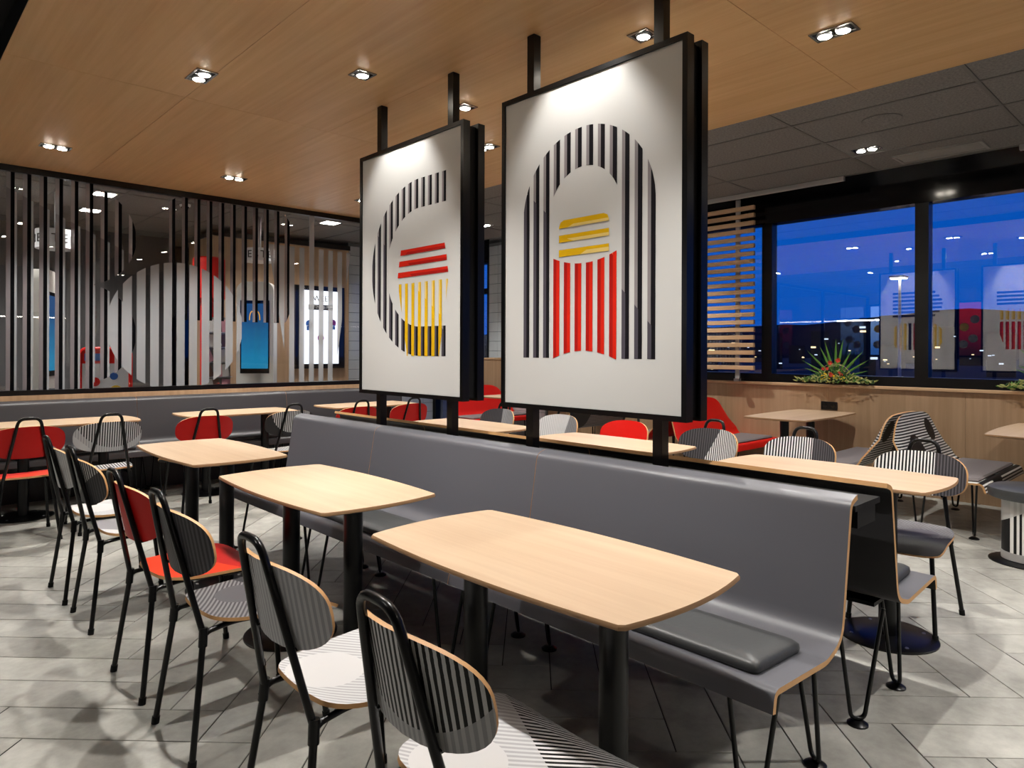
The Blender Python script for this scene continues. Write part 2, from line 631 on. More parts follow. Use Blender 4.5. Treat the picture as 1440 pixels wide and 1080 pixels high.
def shapeCup(x):
    zt = fz1 if 3.72 < x < 3.79 else 2.525
    z0 = fz0
    if x < 3.485: z0 = max(z0, 2.52 - (x - 3.24) / .16)
    if x > 4.045: z0 = max(z0, 2.525 - (4.26 - x) / .14)
    return [(z0, zt)] if zt > z0 else []


def below(sh, a, b):
    """part of a shape under the slanted line z = a - b*x"""
    return lambda x: [(p, min(q, a - b * x)) for p, q in sh(x) if min(q, a - b * x) > p + .002]


def above(sh, a, b):
    return lambda x: [(max(p, a - b * x), q) for p, q in sh(x) if q > max(p, a - b * x) + .002]


def film_piece(x0, x1, sh, mat, off):
    mb = MB(); strip(mb, x0, x1, sh, y=off)
    if mb.v:
        mb.obj('film_stripe', mat, wp).location = (0, 0, -.945)


film_root = wp
for k in range(-1, 9):
    a = .894 + .12 * k
    film_piece(a, a + .031, above(shapeB, 3.21, .5), 'film_light', .006)
    film_piece(a, a + .031, below(shapeB, 3.21, .5), 'film_grey', .006)
    film_piece(a + .031, a + .060, shapeB, 'film_black', .006)
    if k < 8:
        film_piece(a + .060, a + .077, below(shapeB, 3.21, .5), 'film_white', .006)
for k in range(0, 11):
    a = 1.682 + .1213 * k
    film_piece(a, a + .078, shapeO, 'film_white', .003)
for k in range(0, 11):
    a = 2.217 + .1213 * k
    film_piece(a, a + .029, shapeU, 'film_grey', .009)
    film_piece(a + .029, a + .058, shapeU, 'film_black', .009)
for k in range(0, 9):
    a = 3.244 + .12 * k
    film_piece(a, a + .061, shapeCup, 'film_white', .0045)

# ================================================================== ROOM BEHIND THE GLASS
wb = struct(MB().box(3.47, 5.55, 9.65, 10.6, 0, 2.93).obj('wall_far', 'wall_wood'))
for a, b in ((3.47, 4.16), (4.16, 4.86), (4.86, 5.55)):
    MB().box(-(b - a) / 2 + .001, (b - a) / 2 - .001, -.014, 0, 0, 2.92).obj('wall_panel', 'wall_wood', wb, loc=((a + b) / 2, 9.65, 0))
MB().box(3.45, 5.56, 9.61, 10.6, 2.92, 2.99).obj('cornice', 'black', wb)
wt = struct(MB().box(5.55, XW, 9.66, 9.8, 0, ZD).obj('wall_far', 'tile_grout'))
tm2 = None
for iz in range(0, 20):
    for ix in range(0, 8):
        if tm2 is None:
            o = MB().bevbox(-.1, .1, -.012, 0, -.072, .072, .002).obj('wall_tile', 'tile', wt); tm2 = o.data
        else:
            o = bpy.data.objects.new('wall_tile', tm2); COL.objects.link(o); o.parent = wt
        o.location = (5.66 + ix * .206, 9.66, .078 + iz * .15)
# dark wall deeper left
struct(MB().box(-3.0, 3.4, 11.2, 11.3, 0, ZD).obj('wall_far', plain('anthracite_wall', '4a4a4c', .8)))


def text(body, size, mat, parent, loc, rot, ext=.002, name='lettering', align='CENTER', sx=1.0):
    c = bpy.data.curves.new(name, 'FONT'); c.body = body; c.size = size; c.extrude = ext
    c.align_x = align; c.align_y = 'CENTER'; c.resolution_u = 3
    o = bpy.data.objects.new(name, c); COL.objects.link(o)
    dg = bpy.context.evaluated_depsgraph_get()
    me = bpy.data.meshes.new_from_object(o.evaluated_get(dg))
    bpy.data.objects.remove(o)
    ob = bpy.data.objects.new(name, me); COL.objects.link(ob)
    me.materials.clear(); me.materials.append(M[mat])
    ob.parent = parent; ob.location = loc; ob.rotation_euler = rot; ob.scale = (sx, 1, 1)
    return ob


def arc_slab(mb, w, h, d, r, z0, mi=0):
    pts = [(-w / 2, z0), (w / 2, z0), (w / 2, z0 + h - r)]
    for k in range(1, 8):
        a = math.pi / 2 * k / 8; pts.append((w / 2 - r + r * math.cos(a), z0 + h - r + r * math.sin(a)))
    pts += [(-x, z) for x, z in pts[2:][::-1]]
    n = len(pts)
    mb.add([(x, -d / 2, z) for x, z in pts] + [(x, d / 2, z) for x, z in pts],
           [tuple(range(n)), tuple(range(2 * n - 1, n - 1, -1))] + [(i, i + n, (i + 1) % n + n, (i + 1) % n) for i in range(n)], mi)
    return mb


M['ink'] = plain('black_lettering', '111111', .5)
M['mgold'] = emit('golden_arch_glow', 'e0a020', .7)


def screen_mat(name, top, bot, strength):
    mt, n, b = new_mat(name)
    x, y, z = n.xyz('Generated')
    f = n.noise(n.combine(n.math('MULTIPLY', x, 2.0), n.math('MULTIPLY', y, 2.0), n.math('MULTIPLY', z, 5.0)), 1.6, 3, .5)
    g = n.math('ADD', n.math('MULTIPLY', z, .8), n.math('MULTIPLY', f, .25))
    c = n.ramp(g, [(.2, lin(bot)), (.75, lin(top))])
    b.inputs['Base Color'].default_value = (0, 0, 0, 1)
    n.l.new(c, b.inputs['Emission Color']); b.inputs['Emission Strength'].default_value = strength
    return mt


M['screen_blue'] = screen_mat('kiosk_screen', '0a4a80', '1a86b4', .5)
M['screen_white'] = screen_mat('menu_screen', 'f4f8ff', 'dfe8f6', 1.2)
M['kiosk_white'] = plain('kiosk_white', 'c9c8c2', .35)
M['kiosk_dark'] = plain('kiosk_edge_grey', '6f6c66', .4)


def kiosk(x, y, rz, label, logo):
    k = empty('order_kiosk', (x, y, 0), rz)
    arc_slab(MB(), .46, 2.22, .16, .12, 0).obj('body', 'kiosk_white', k, 40)
    MB().box(-.18, .18, -.086, -.08, 1.06, 1.98).obj('screen_bezel', 'gloss_black', k)
    MB().box(-.165, .165, -.089, -.086, 1.12, 1.94).obj('screen', 'screen_blue', k)
    MB().bevbox(-.13, -.03, -.15, -.08, .83, .93, .01).obj('card_terminal', 'black', k)
    MB().box(.05, .15, -.095, -.08, .78, .90).obj('receipt_slot', 'kiosk_dark', k)
    MB().box(-.26, .26, -.2, .2, 0, .02).obj('base_plate', 'kiosk_dark', k)
    if logo:
        mb = MB()
        for s in (-1, 1):
            pth = [(s * .0, -.092, 1.74)] + [(s * (.032 - .032 * math.cos(a)), -.092, 1.74 + .10 * math.sin(a)) for a in [math.pi * i / 10 for i in range(1, 10)]] + [(s * .064, -.092, 1.73)]
            mb.tube(pth, .006, 6)
        mb.obj('arches_logo', 'mgold', k)
    tag(k, label, 'kiosk', 'order kiosks behind the glass')
    return k


k1 = kiosk(3.64, 8.6, R(-40), 'white rounded order kiosk with blue screen beside the red column behind the glass', True)
k2 = kiosk(1.42, 9.0, R(68), 'white rounded order kiosk seen edge-on behind the left black stripes', False)


def drum_sign(x, y, z, rad, h, txt, label):
    s = empty('hanging_sign', (x, y, z))
    MB().lathe([(rad, -h / 2), (rad, h / 2), (rad * .9, h / 2)], n=40).obj('drum', 'white_gloss', s, 40)
    MB().tube([(0, 0, h / 2), (0, 0, ZD - z)], .02, 10).obj('rod', 'steel', s, 40)
    # letters round the drum
    n = len(txt); step = .085 / rad
    a0 = -math.pi / 2 + .25
    for i, ch in enumerate(txt):
        a = a0 + (i - (n - 1) / 2) * step
        text(ch, .13, 'ink', s, ((rad + .001) * math.cos(a), (rad + .001) * math.sin(a), -.005), (math.pi / 2, 0, a + math.pi / 2), name='letter')
    tag(s, label, 'sign', 'round signs above the kiosks')
    return s


drum_sign(1.50, 8.75, 2.53, .19, .2, 'BESTELLEN', 'round white sign lettered in black above the left kiosk behind glass')
drum_sign(3.68, 8.62, 2.56, .20, .16, 'BESTELLEN', 'round white sign lettered in black above the blue-screened kiosk')
# red curved column beside kiosk
t = empty('red_column', (3.18, 8.98, 0))
MB().lathe([(.10, 0), (.10, 1.95), (.19, 2.0), (.19, 2.5), (.17, 2.52)], n=28).obj('shaft', 'redbright', t, 40)
MB().lathe([(.195, 0), (.195, .02)], n=28).obj('foot_plate', 'kiosk_dark', t, 40)
tag(t, 'bright red round column beside the kiosk behind the glass', 'column')
# menu screen on the wood wall
t = empty('menu_screen', (5.02, 9.63, 1.7))
MB().box(-.40, .40, -.09, 0, -.62, .62).obj('casing', 'black', t)
MB().box(-.30, .30, -.094, -.09, -.55, .55).obj('display', 'screen_white', t)
text('SWEET', .12, 'ink', t, (0, -.097, .43), (math.pi / 2, 0, 0))
MB().box(-.2, .2, -.0965, -.094, .26, .34).obj('banner', 'ink', t)
text('FINDER', .075, 'white', t, (0, -.099, .30), (math.pi / 2, 0, 0))
M['berry'] = plain('berry_print', '8a2f86', .5)
M['bluep'] = plain('blue_print', '2a5ca8', .5)
for (cx, cz, col) in ((0, -.16, 'berry'), (-.19, .05, 'bluep'), (.2, .07, 'berry')):
    MB().lathe([(.055, -.002), (.055, .0)], n=16).obj('cup_print', col, t, loc=(cx, -.0945, cz)).rotation_euler = (math.pi / 2, 0, 0)
    MB().box(-.04, .04, -.001, 0, -.10, -.03).obj('cup_print', 'bluep', t, loc=(cx, -.0945, cz))
tag(t, 'lit white menu screen in black casing on the wood wall', 'screen')
# play/promo board with red frame
t = empty('play_board', (1.93, 8.55, 0), R(-20))
fr = MB()
fr.tube(fillet([(-.24, 0, .06), (-.24, 0, 1.36), (.24, 0, 1.36), (.24, 0, .06), (-.24, 0, .06)], .08), .022, 8)
fr.obj('frame', 'redbright', t, 40)
MB().box(-.22, .22, -.01, .01, .1, 1.34).obj('board', 'white_gloss', t)
MB().box(-.22, .22, -.014, -.01, 1.2, 1.34).obj('header', 'redbright', t)
MB().box(-.2, .02, -.016, -.014, 1.23, 1.31).obj('header_text_bar', 'bluep', t)
for (x, z, r_, c) in ((-.1, 1.0, .05, 'redbright'), (.08, 1.06, .04, 'bluep'), (.1, .9, .06, 'fl_yel'), (-.05, .78, .05, 'fl_yel'), (.02, .62, .06, 'redbright'), (-.14, .6, .03, 'bluep')):
    MB().lathe([(r_, 0), (r_, .003)], n=14).obj('printed_dot', c, t, loc=(x, -.01, z)).rotation_euler = (math.pi / 2, 0, 0)
for x in (-.2, .2):
    MB().box(x - .03, x + .03, -.15, .15, 0, .05).obj('foot', 'redbright', t)
tag(t, 'white play board with red frame and colourful print behind the glass', 'board')
# leaflet rack
t = empty('leaflet_rack', (3.12, 8.5, 0))
MB().box(-.16, .16, .03, .05, .0, 1.75).obj('back_panel', 'kiosk_dark', t)
M['leaf1'] = plain('leaflet_white', 'd9d6d2', .6); M['leaf2'] = plain('leaflet_brown', '6b4a3c', .6); M['leaf3'] = plain('leaflet_pink', 'c98f98', .6)
for i, z in enumerate((.85, 1.03, 1.21, 1.39, 1.57)):
    for k_, c in enumerate(('leaf1', 'leaf2', 'leaf3')):
        o = MB().box(-.05, .05, -.004, .004, 0, .15).obj('leaflet', ('leaf1', 'leaf2', 'leaf3', 'leaf1')[(i + k_) % 4], t, loc=(-.09 + .09 * k_, 0, z))
        o.rotation_euler = (R(-12), R(random.uniform(-22, 22)), 0)
    MB().box(-.16, .16, -.03, .03, z - .012, z).obj('shelf', 'steel', t)
tag(t, 'rack of tilted leaflets beside the red column behind glass', 'rack')


# ================================================================== LIGHT FITTINGS
def spot(name, parent, loc, target, power, angle=80, blend=.6, rad=.02):
    l = bpy.data.lights.new(name, 'SPOT'); l.energy = power; l.spot_size = R(angle); l.spot_blend = blend
    l.shadow_soft_size = rad; l.color = LIGHT_COL
    o = bpy.data.objects.new(name, l); COL.objects.link(o); o.parent = parent; o.location = loc
    d = Vector(target) - Vector(loc)
    o.rotation_euler = d.to_track_quat('-Z', 'Y').to_euler()
    return o


def downlight(x, y, z, n, rz, label, group, power, aim=None, angle=106):
    t = empty('ceiling_spotlight', (x, y, z), rz)
    L = .105 if n == 2 else .06
    fr = MB()
    fr.box(-L, L, -.06, -.048, -.006, .012); fr.box(-L, L, .048, .06, -.006, .012)
    fr.box(-L, -L + .012, -.048, .048, -.006, .012); fr.box(L - .012, L, -.048, .048, -.006, .012)
    fr.obj('trim_frame', 'chrome', t)
    MB().box(-L + .012, L - .012, -.048, .048, -.001, .0).obj('recess', 'gloss_black', t)
    for k in range(n):
        cx = (k - (n - 1) / 2) * .09
        MB().lathe([(.034, -.012), (.040, -.002)], n=20).obj('reflector_ring', 'steel', t, 40, loc=(cx, 0, 0))
        MB().lathe([(.027, -.0155), (.032, -.0125)], n=20).obj('lens', 'lamp', t, 40, loc=(cx, 0, 0))
    tgt = (0, 0, -2)
    if aim:
        c, s = math.cos(-rz), math.sin(-rz); dx, dy = aim[0] - x, aim[1] - y
        tgt = (c * dx - s * dy, s * dx + c * dy, aim[2] - z)
    spot('lamp', t, (0, 0, -.03), tgt, power, angle)
    tag(t, label, 'ceiling light', group)
    return t


G1 = 'recessed spotlights in the wood ceiling'
downlight(1.43, 4.17, ZC, 2, R(90), 'double recessed spotlight in wood ceiling over the third table', G1, PW_TABLE)
downlight(1.43, 2.79, ZC, 2, R(90), 'double recessed spotlight above the second bench table, out of frame', G1, PW_TABLE)
downlight(3.55, 2.74, ZC, 2, R(90), 'double recessed spotlight hidden behind the arch poster', G1, PW_TABLE)
downlight(1.43, -1.3, ZC, 2, R(90), 'double recessed spotlight in wood ceiling just behind the camera', G1, PW_TABLE * .7)
downlight(3.53, 0.0, ZC, 2, R(90), 'double recessed spotlight in wood ceiling right of the frame', G1, PW_TABLE)
downlight(3.53, -1.3, ZC, 2, R(90), 'double recessed spotlight in wood ceiling far right of the frame', G1, PW_TABLE * .7)
downlight(1.43, 1.40, ZC, 2, R(90), 'double recessed spotlight in wood ceiling above the nearest table, out of frame', G1, PW_TABLE)
downlight(3.53, 1.40, ZC, 2, R(90), 'double recessed spotlight nearest the dark tiled ceiling', G1, PW_TABLE)
downlight(3.556, 4.08, ZC, 2, R(90), 'double recessed spotlight half hidden behind the C-shape poster', G1, PW_TABLE)
downlight(1.095, 6.43, ZC, 2, 0, 'double recessed spotlight at the left edge near the glass partition', G1, PW_TABLE)
downlight(2.50, 6.43, ZC, 2, 0, 'double recessed spotlight near the partition, nearer the hanging posters', G1, PW_TABLE)
downlight(3.90, 6.43, ZC, 2, 0, 'double recessed spotlight peeping from behind the left poster edge', G1, PW_TABLE)
downlight(2.10, 3.50, ZC, 1, 0, 'single spotlight aimed at the front of the C-shape poster', G1, PW_POSTER, (2.42, 3.55, 2.2), 80)
downlight(2.10, 2.08, ZC, 1, 0, 'single spotlight aimed at the front of the arch poster, out of frame', G1, PW_POSTER, (2.42, 2.08, 2.2), 80)
downlight(2.87, 3.50, ZC, 1, 0, 'single bright spotlight beside the second poster pole', G1, PW_POSTER * 2.4, (2.54, 3.5, 2.2), 80)
downlight(2.87, 2.08, ZC, 1, 0, 'single bright spotlight between the two arch poster poles', G1, PW_POSTER * 2.4, (2.54, 2.08, 2.2), 80)
G2 = 'spotlights in the dark ceiling'
downlight(6.1, 2.15, ZD, 2, R(90), 'double spotlight in the dark tiled ceiling beside the air vent', G2, PW_WASH)
downlight(6.1, 4.6, ZD, 2, R(90), 'double spotlight in dark ceiling hidden behind the arch poster', G2, PW_WASH)
downlight(6.1, -.4, ZD, 2, R(90), 'double spotlight in dark ceiling right of the frame', G2, PW_WASH)
downlight(6.1, 7.0, ZD, 2, R(90), 'double spotlight in dark ceiling near the tiled pier', G2, PW_WASH)
for i, (x, y) in enumerate(((-1.0, 2.2), (-1.0, 5.4), (1.6, -2.6), (4.2, -2.6), (-3.6, -2.2), (-3.6, 3.6), (-1.0, -5.0))):  # unseen extra fixtures, added as fill light for the room
    downlight(x, y, ZD, 2, 0, 'unseen double spotlight added as fill in dark ceiling behind the camera', 'added fill spotlights behind the camera', PW_WASH * .5)
for i, (x, y, nm) in enumerate(((1.9, 8.5, 'square ceiling light behind the glass above the play board'), (4.5, 8.3, 'square ceiling light behind the glass near the tiled wall'), (2.0, 9.6, 'square ceiling light deep behind the glass'), (0.4, 8.8, 'square ceiling light behind the left end of the glass'))):
    t = empty('ceiling_light', (x, y, ZD))
    MB().box(-.11, .11, -.11, .11, -.008, .004).obj('trim_frame', 'white_gloss', t)
    MB().box(-.095, .095, -.095, .095, -.010, -.008).obj('diffuser', 'lamp2', t)
    spot('lamp', t, (0, 0, -.03), (0, 0, -2), 80, 150, .6, .09)
    tag(t, nm, 'ceiling light', 'square lights behind the glass')
for i, (x, y, z, rz, ln_) in enumerate(((-4.4, 6.4, 2.2, 90, 2.0), (2.6, -6.6, 2.2, 0, 2.6))):
    t = empty('linear_pendant', (x, y, z), R(rz))
    MB().box(-ln_ / 2, ln_ / 2, -.03, .03, 0, .05).obj('housing', 'black', t)
    MB().box(-ln_ / 2, ln_ / 2, -.028, .028, -.03, 0).obj('diffuser', 'lamp2', t)
    for s in (-1, 1):
        MB().tube([(s * ln_ * .4, 0, .05), (s * ln_ * .4, 0, ZD - z)], .004, 6).obj('cable', 'black', t)
    tag(t, ['long white linear pendant over the counter side, seen mirrored in windows', 'long white linear pendant behind the camera, mirrored in the glass'][i], 'pendant light')

M['screen_red'] = screen_mat('menu_screen_red', 'b0202c', '3a1020', .9)
M['screen_sky'] = screen_mat('menu_screen_sky', '9cc4ff', '3a7ad8', 1.0)
for (yy, mt_, lb) in ((4.85, 'screen_red', 'red menu screen on the counter wall, mirrored in the right window'), (6.95, 'screen_sky', 'blue menu screen on the counter wall, mirrored in the windows')):
    t = empty('menu_board', (X0 + .01, yy, 1.97))
    MB().box(0, .06, -.36, .36, -.74, .74).obj('casing', 'black', t)
    MB().box(.06, .064, -.32, .32, -.69, .69).obj('display', mt_, t)
    for k, (cy, cz, c) in enumerate(((-.12, .25, 'white'), (.12, .05, 'fl_yel'), (-.08, -.25, 'white'), (.14, -.4, 'white'))):
        MB().lathe([(.11, 0), (.09, .01)], n=18).obj('dish_print', c, t, loc=(.064, cy, cz)).rotation_euler = (0, R(90), 0)
    tag(t, lb, 'screen', 'menu boards on the counter wall')
t = empty('dome_camera', (2.72, 8.45, ZD))
MB().lathe([(.05, -.03), (.06, -.02), (.06, 0)], n=24).obj('base', 'white_gloss', t, 40)
MB().lathe([(.008, -.075), (.03, -.062), (.042, -.04), (.044, -.03)], n=24).obj('dome', 'gloss_black', t, 60)
tag(t, 'small white dome camera on the ceiling behind the glass', 'camera')
# ceiling speaker, vent, rail
t = empty('ceiling_speaker', (5.4, 1.8, ZD))
MB().lathe([(.115, -.012), (.13, -.004), (.13, .0)], n=32).obj('grille', 'ctile', t, 40)
MB().lathe([(.135, -.006), (.135, .0)], n=32).obj('ring', 'cgrid', t, 40)
tag(t, 'round flush speaker in the dark tiled ceiling', 'speaker')
t = empty('air_vent', (6.62, 1.75, ZD))
fr = MB()
for a in ((-.14, .14, -.33, -.31), (-.14, .14, .31, .33), (-.14, -.12, -.31, .31), (.12, .14, -.31, .31)):
    fr.box(a[0], a[1], a[2], a[3], -.014, 0)
M['vent'] = plain('grey_vent', '8a8783', .6)
fr.obj('frame', 'vent', t)
for k in range(5):
    MB().box(-.007, .007, -.31, .31, -.003, .0).obj('slat', 'vent', t, loc=(-.09 + .045 * k, 0, -.006)).rotation_euler = (0, R(30), 0)
MB().box(-.12, .12, -.31, .31, -.001, 0).obj('duct', 'matte_black', t)
tag(t, 'long slatted air vent in the dark ceiling by the windows', 'vent')
for (a, b, lb) in ((2.62, 6.2, 'pale grey blind rail along the ceiling edge above the slat screen'), (-1.5, 1.24, 'pale grey blind rail along the ceiling edge at the right')):
    t = MB().bevbox(6.84, 6.88, a, b, ZD - .05, ZD - .004, .004).obj('blind_rail', 'lightgrey')
    tag(t, lb, 'rail')


# ================================================================== POSTERS
def art_piece(parent, name, rects, mats, y):
    mb = MB()
    for vs, mi in rects:
        n = len(vs)
        mb.add([(u, y, v) for u, v in vs], [tuple(range(n))], mi)
    return mb.obj(name, mats, parent)


def columns(edges, w, ivs, split=.42, mats=(0, 1), n=6):
    """each column split into two tones"""
    out = []
    for e0 in edges:
        for (a, b, mi) in ((e0, e0 + w * split, mats[0]), (e0 + w * split, e0 + w, mats[1])):
            k = max(len(ivs(a + (b - a) * i / n)) for i in range(n + 1))
            for s in range(k):
                bot = []; top = []
                for i in range(n + 1):
                    u = a + (b - a) * i / n; iv = ivs(u)
                    if len(iv) > s and iv[s][1] > iv[s][0] + .001:
                        bot.append((u, iv[s][0])); top.append((u, iv[s][1]))
                if len(top) > 1: out.append((bot + top[::-1], mi))
    return out


def clip_iv(ivs, f_lo=None, f_hi=None):
    def g(u):
        r = []
        for a, b in ivs(u):
            lo = max(a, f_lo(u)) if f_lo else a
            hi = min(b, f_hi(u)) if f_hi else b
            if hi > lo + .001: r.append((lo, hi))
        return r
    return g


def half(u, R_, c=0.0):
    d = R_ * R_ - (u - c) ** 2
    return math.sqrt(d) if d > 0 else 0.0


def poster(yc, zc, w, h, front, back, label):
    p = empty('hanging_poster', (2.478, yc, zc), -math.pi / 2)
    # local: x = right when facing the front (-Y world), y = depth (front is y<0), z = up
    for nm, s in (('front', -1), ('back', 1)):
        b = MB(); d0, d1 = (-.078, -.03) if s < 0 else (.03, .078)
        fw_ = .024
        b.box(-w / 2, w / 2, d0, d1, h / 2 - fw_, h / 2); b.box(-w / 2, w / 2, d0, d1, -h / 2, -h / 2 + fw_)
        b.box(-w / 2, -w / 2 + fw_, d0, d1, -h / 2 + fw_, h / 2 - fw_); b.box(w / 2 - fw_, w / 2, d0, d1, -h / 2 + fw_, h / 2 - fw_)
        fo = b.obj('frame', 'black', p)
        yb = -.070 if s < 0 else .070
        pb = MB().box(-w / 2 + fw_, w / 2 - fw_, min(yb, yb - s * .006), max(yb, yb - s * .006), -h / 2 + fw_, h / 2 - fw_).obj('print_sheet', 'white', p)
        arts = front if s < 0 else back
        for ai, (an, rects, mats) in enumerate(arts):
            eo = .0008 + .0006 * ai
            if s > 0:
                rects = [([(-u, v) for u, v in r_[0]][::-1], r_[1]) for r_ in rects]
                art_piece(pb, an, [(q[0][::-1], q[1]) for q in rects], mats, yb + eo)
            else:
                art_piece(pb, an, rects, mats, yb - eo)
    MB().box(-w / 2 + .02, w / 2 - .02, -.03, .03, -h / 2 + .015, h / 2 - .02).obj('core', 'matte_black', p)
    tag(p, label, 'poster', 'hanging double-sided posters')
    return p


# arch poster
eA = [-.393 + .0681 * k for k in range(12)]


def arch(u):
    o = .14 + half(u, .397)
    if abs(u) > .214: return [(-.532, o)] if abs(u) < .397 else []
    return [(.14 + half(u, .214), o)]


def fries(u):
    return [(-.535 + .038 * max(0, 1 - (u / .19) ** 2), -.055 - .038 * max(0, 1 - (u / .19) ** 2))]


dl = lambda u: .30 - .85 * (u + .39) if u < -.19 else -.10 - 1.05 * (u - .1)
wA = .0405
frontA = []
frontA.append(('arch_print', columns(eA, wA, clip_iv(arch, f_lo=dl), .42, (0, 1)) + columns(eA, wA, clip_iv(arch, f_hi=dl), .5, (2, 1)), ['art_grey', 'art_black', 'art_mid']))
dr = lambda u: .05 - 1.0 * (u - .05)
frontA.append(('fries_print', columns(eA[3:9], wA, clip_iv(fries, f_hi=dr), .5, (1, 0)) + columns(eA[3:9], wA, clip_iv(fries, f_lo=dr), .5, (2, 0)), ['art_red', 'art_redd', 'art_salmon']))
bun = []
for (v0, v1) in ((.083, .12), (.016, .05), (-.052, -.019)):
    r_ = .03 if v0 > .07 else 0
    top = [(-.152 + r_, v1), (.15 - r_, v1)]
    ring = [(-.152, v0), (.15, v0), (.15, v1 - r_)] + ([(.15 - r_ * .3, v1 - r_ * .3)] if r_ else []) + [(.15 - r_, v1), (-.152 + r_, v1)] + ([(-.152 + r_ * .3, v1 - r_ * .3)] if r_ else []) + [(-.152, v1 - r_)]
    bun.append((ring, 0))
frontA.append(('burger_print', bun, ['art_yel']))
hl = [([(-.10, .083), (.15, .083), (.15, .096), (-.06, .096)], 0), ([(-.06, .016), (.15, .016), (.15, .031), (-.1, .031)], 0), ([(-.02, -.052), (.15, -.052), (.15, -.034), (.02, -.034)], 0)]
mbx = [([(u, v) for u, v in q], i) for q, i in hl]
hlA = ('burger_highlight_print', mbx, ['art_yell'])
frontA.append(hlA)

# C poster
eC = [-.401 + .0676 * k for k in range(12)]


def cshape(u):
    o = half(min(u, .13), .53, .13); i_ = half(min(u, .13), .355, .13)
    if u < -.401: return []
    if i_ < .01: return [(-o, o)]
    return [(-o, -i_), (i_, o)]


def cup(u):
    lo = -.531; hi = -.09
    if u < -.004: lo = max(lo, -.09 - (u + .1) / .1 * .44) if u > -.1 else 0
    if u > .32: lo = max(lo, -.09 - (.405 - u) / .085 * .44)
    return [(lo, hi)] if hi > lo + .004 else []


eY = [e0 + .040 for e0 in eC[4:]]
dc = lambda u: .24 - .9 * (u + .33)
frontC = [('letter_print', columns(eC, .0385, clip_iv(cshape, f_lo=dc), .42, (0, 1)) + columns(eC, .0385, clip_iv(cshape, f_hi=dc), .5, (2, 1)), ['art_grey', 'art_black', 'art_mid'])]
dy = lambda u: -.2 - .7 * (u - .2)
frontC.append(('cup_print', columns(eY, .030, clip_iv(cup, f_hi=dy), .5, (0, 0)) + columns(eY, .030, clip_iv(cup, f_lo=dy), .5, (1, 0)), ['art_yel', 'art_yell']))
rb = []
for i, (v0, v1, a, b) in enumerate(((.085, .118, -.068, .371), (.017, .05, -.084, .387), (-.051, -.018, -.097, .398))):
    rb.append(([(a - .006, v0), (b + .006, v0), (b, v1), (a, v1)], 0))
frontC.append(('bars_print', rb, ['art_red']))
rl = [([(-.02, .086), (.377, .086), (.374, .101), (.0, .101)], 0), ([(.03, .018), (.392, .018), (.39, .033), (.01, .033)], 0), ([(.05, -.05), (.403, -.05), (.400, -.034), (.03, -.034)], 0)]
frontC.append(('bars_shade_print', rl, ['art_redd']))

# backs (they show mirrored in the windows)
hb = []
for k in range(7):
    v0 = .42 - .06 * k; a = -.36 + .10 * (abs(k - 3) / 3) ** 2
    hb.append(([(a, v0), (.34, v0), (.34, v0 + .032), (a, v0 + .032)], k % 2))
backA = [('striped_bun_print', hb, ['art_black', 'art_mid'])]


def roundrect(u):
    d = max(0, abs(u) - .18)
    z = .19 * math.sqrt(max(0, 1 - (d / .19) ** 2)) + .02
    return [(-.25 - z, -.25 + z)]


eR = [-.35 + .07 * k for k in range(10)]
backA.append(('striped_cup_print', columns(eR[:4] + eR[7:], .042, roundrect, .5, (0, 1)) + columns(eR[4:6], .042, roundrect, .5, (2, 2)) + columns(eR[6:7], .042, roundrect, .5, (3, 3)), ['art_yel', 'art_yell', 'art_redd', 'art_black']))
hb2 = []
for k in range(4):
    v0 = .36 - .055 * k
    hb2.append(([(-.33, v0), (.36, v0), (.36, v0 + .03), (-.33, v0 + .03)], 0))
backC = [('striped_lid_print', hb2, ['art_black']),
         ('yellow_fries_print', columns(eR, .042, lambda u: [(-.02, .13 + .02 * math.sin(u * 40))], .5, (0, 1)), ['art_yel', 'art_yell']),
         ('red_box_print', columns(eR, .042, lambda u: [(-.45 + max(0, abs(u) - .25) * 3, -.05)] if abs(u) < .37 else [], .5, (0, 1)), ['art_red', 'art_redd'])]
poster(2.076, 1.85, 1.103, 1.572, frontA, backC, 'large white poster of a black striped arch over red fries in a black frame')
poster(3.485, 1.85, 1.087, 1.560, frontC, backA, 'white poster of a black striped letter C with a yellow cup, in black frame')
for i, y in enumerate((1.70, 2.472, 3.127, 3.877)):
    t = empty('poster_pole', (2.478, y, .84))
    MB().bevbox(-.024, .024, -.024, .024, 0, ZC - .84, .003).obj('tube', 'black', t)
    MB().bevbox(-.04, .04, -.04, .04, .0, .008, .002).obj('base_flange', 'black', t)
    tag(t, ['black square pole through the right side of the arch poster', 'black square pole through the left side of the arch poster', 'black square pole through the right side of the C poster', 'black square pole through the left side of the C poster'][i], 'pole', 'poster poles')


# ================================================================== TABLES
def table_outline(L, Wd):
    """rounded-corner, softly bulging rectangle; x across, y along"""
    a, b = Wd / 2, L / 2
    bu, bv = .030, .030
    pts = []
    n = 10
    base = []
    for i in range(n + 1):
        t = -1 + 2 * i / n; base.append((a - bu + bu * (1 - t * t), t * (b - bv - .012)))
    for i in range(n + 1):
        t = 1 - 2 * i / n; base.append((t * (a - bu - .012), b - bv + bv * (1 - t * t)))
    full = base + [(-x, -y) for x, y in base]
    return full


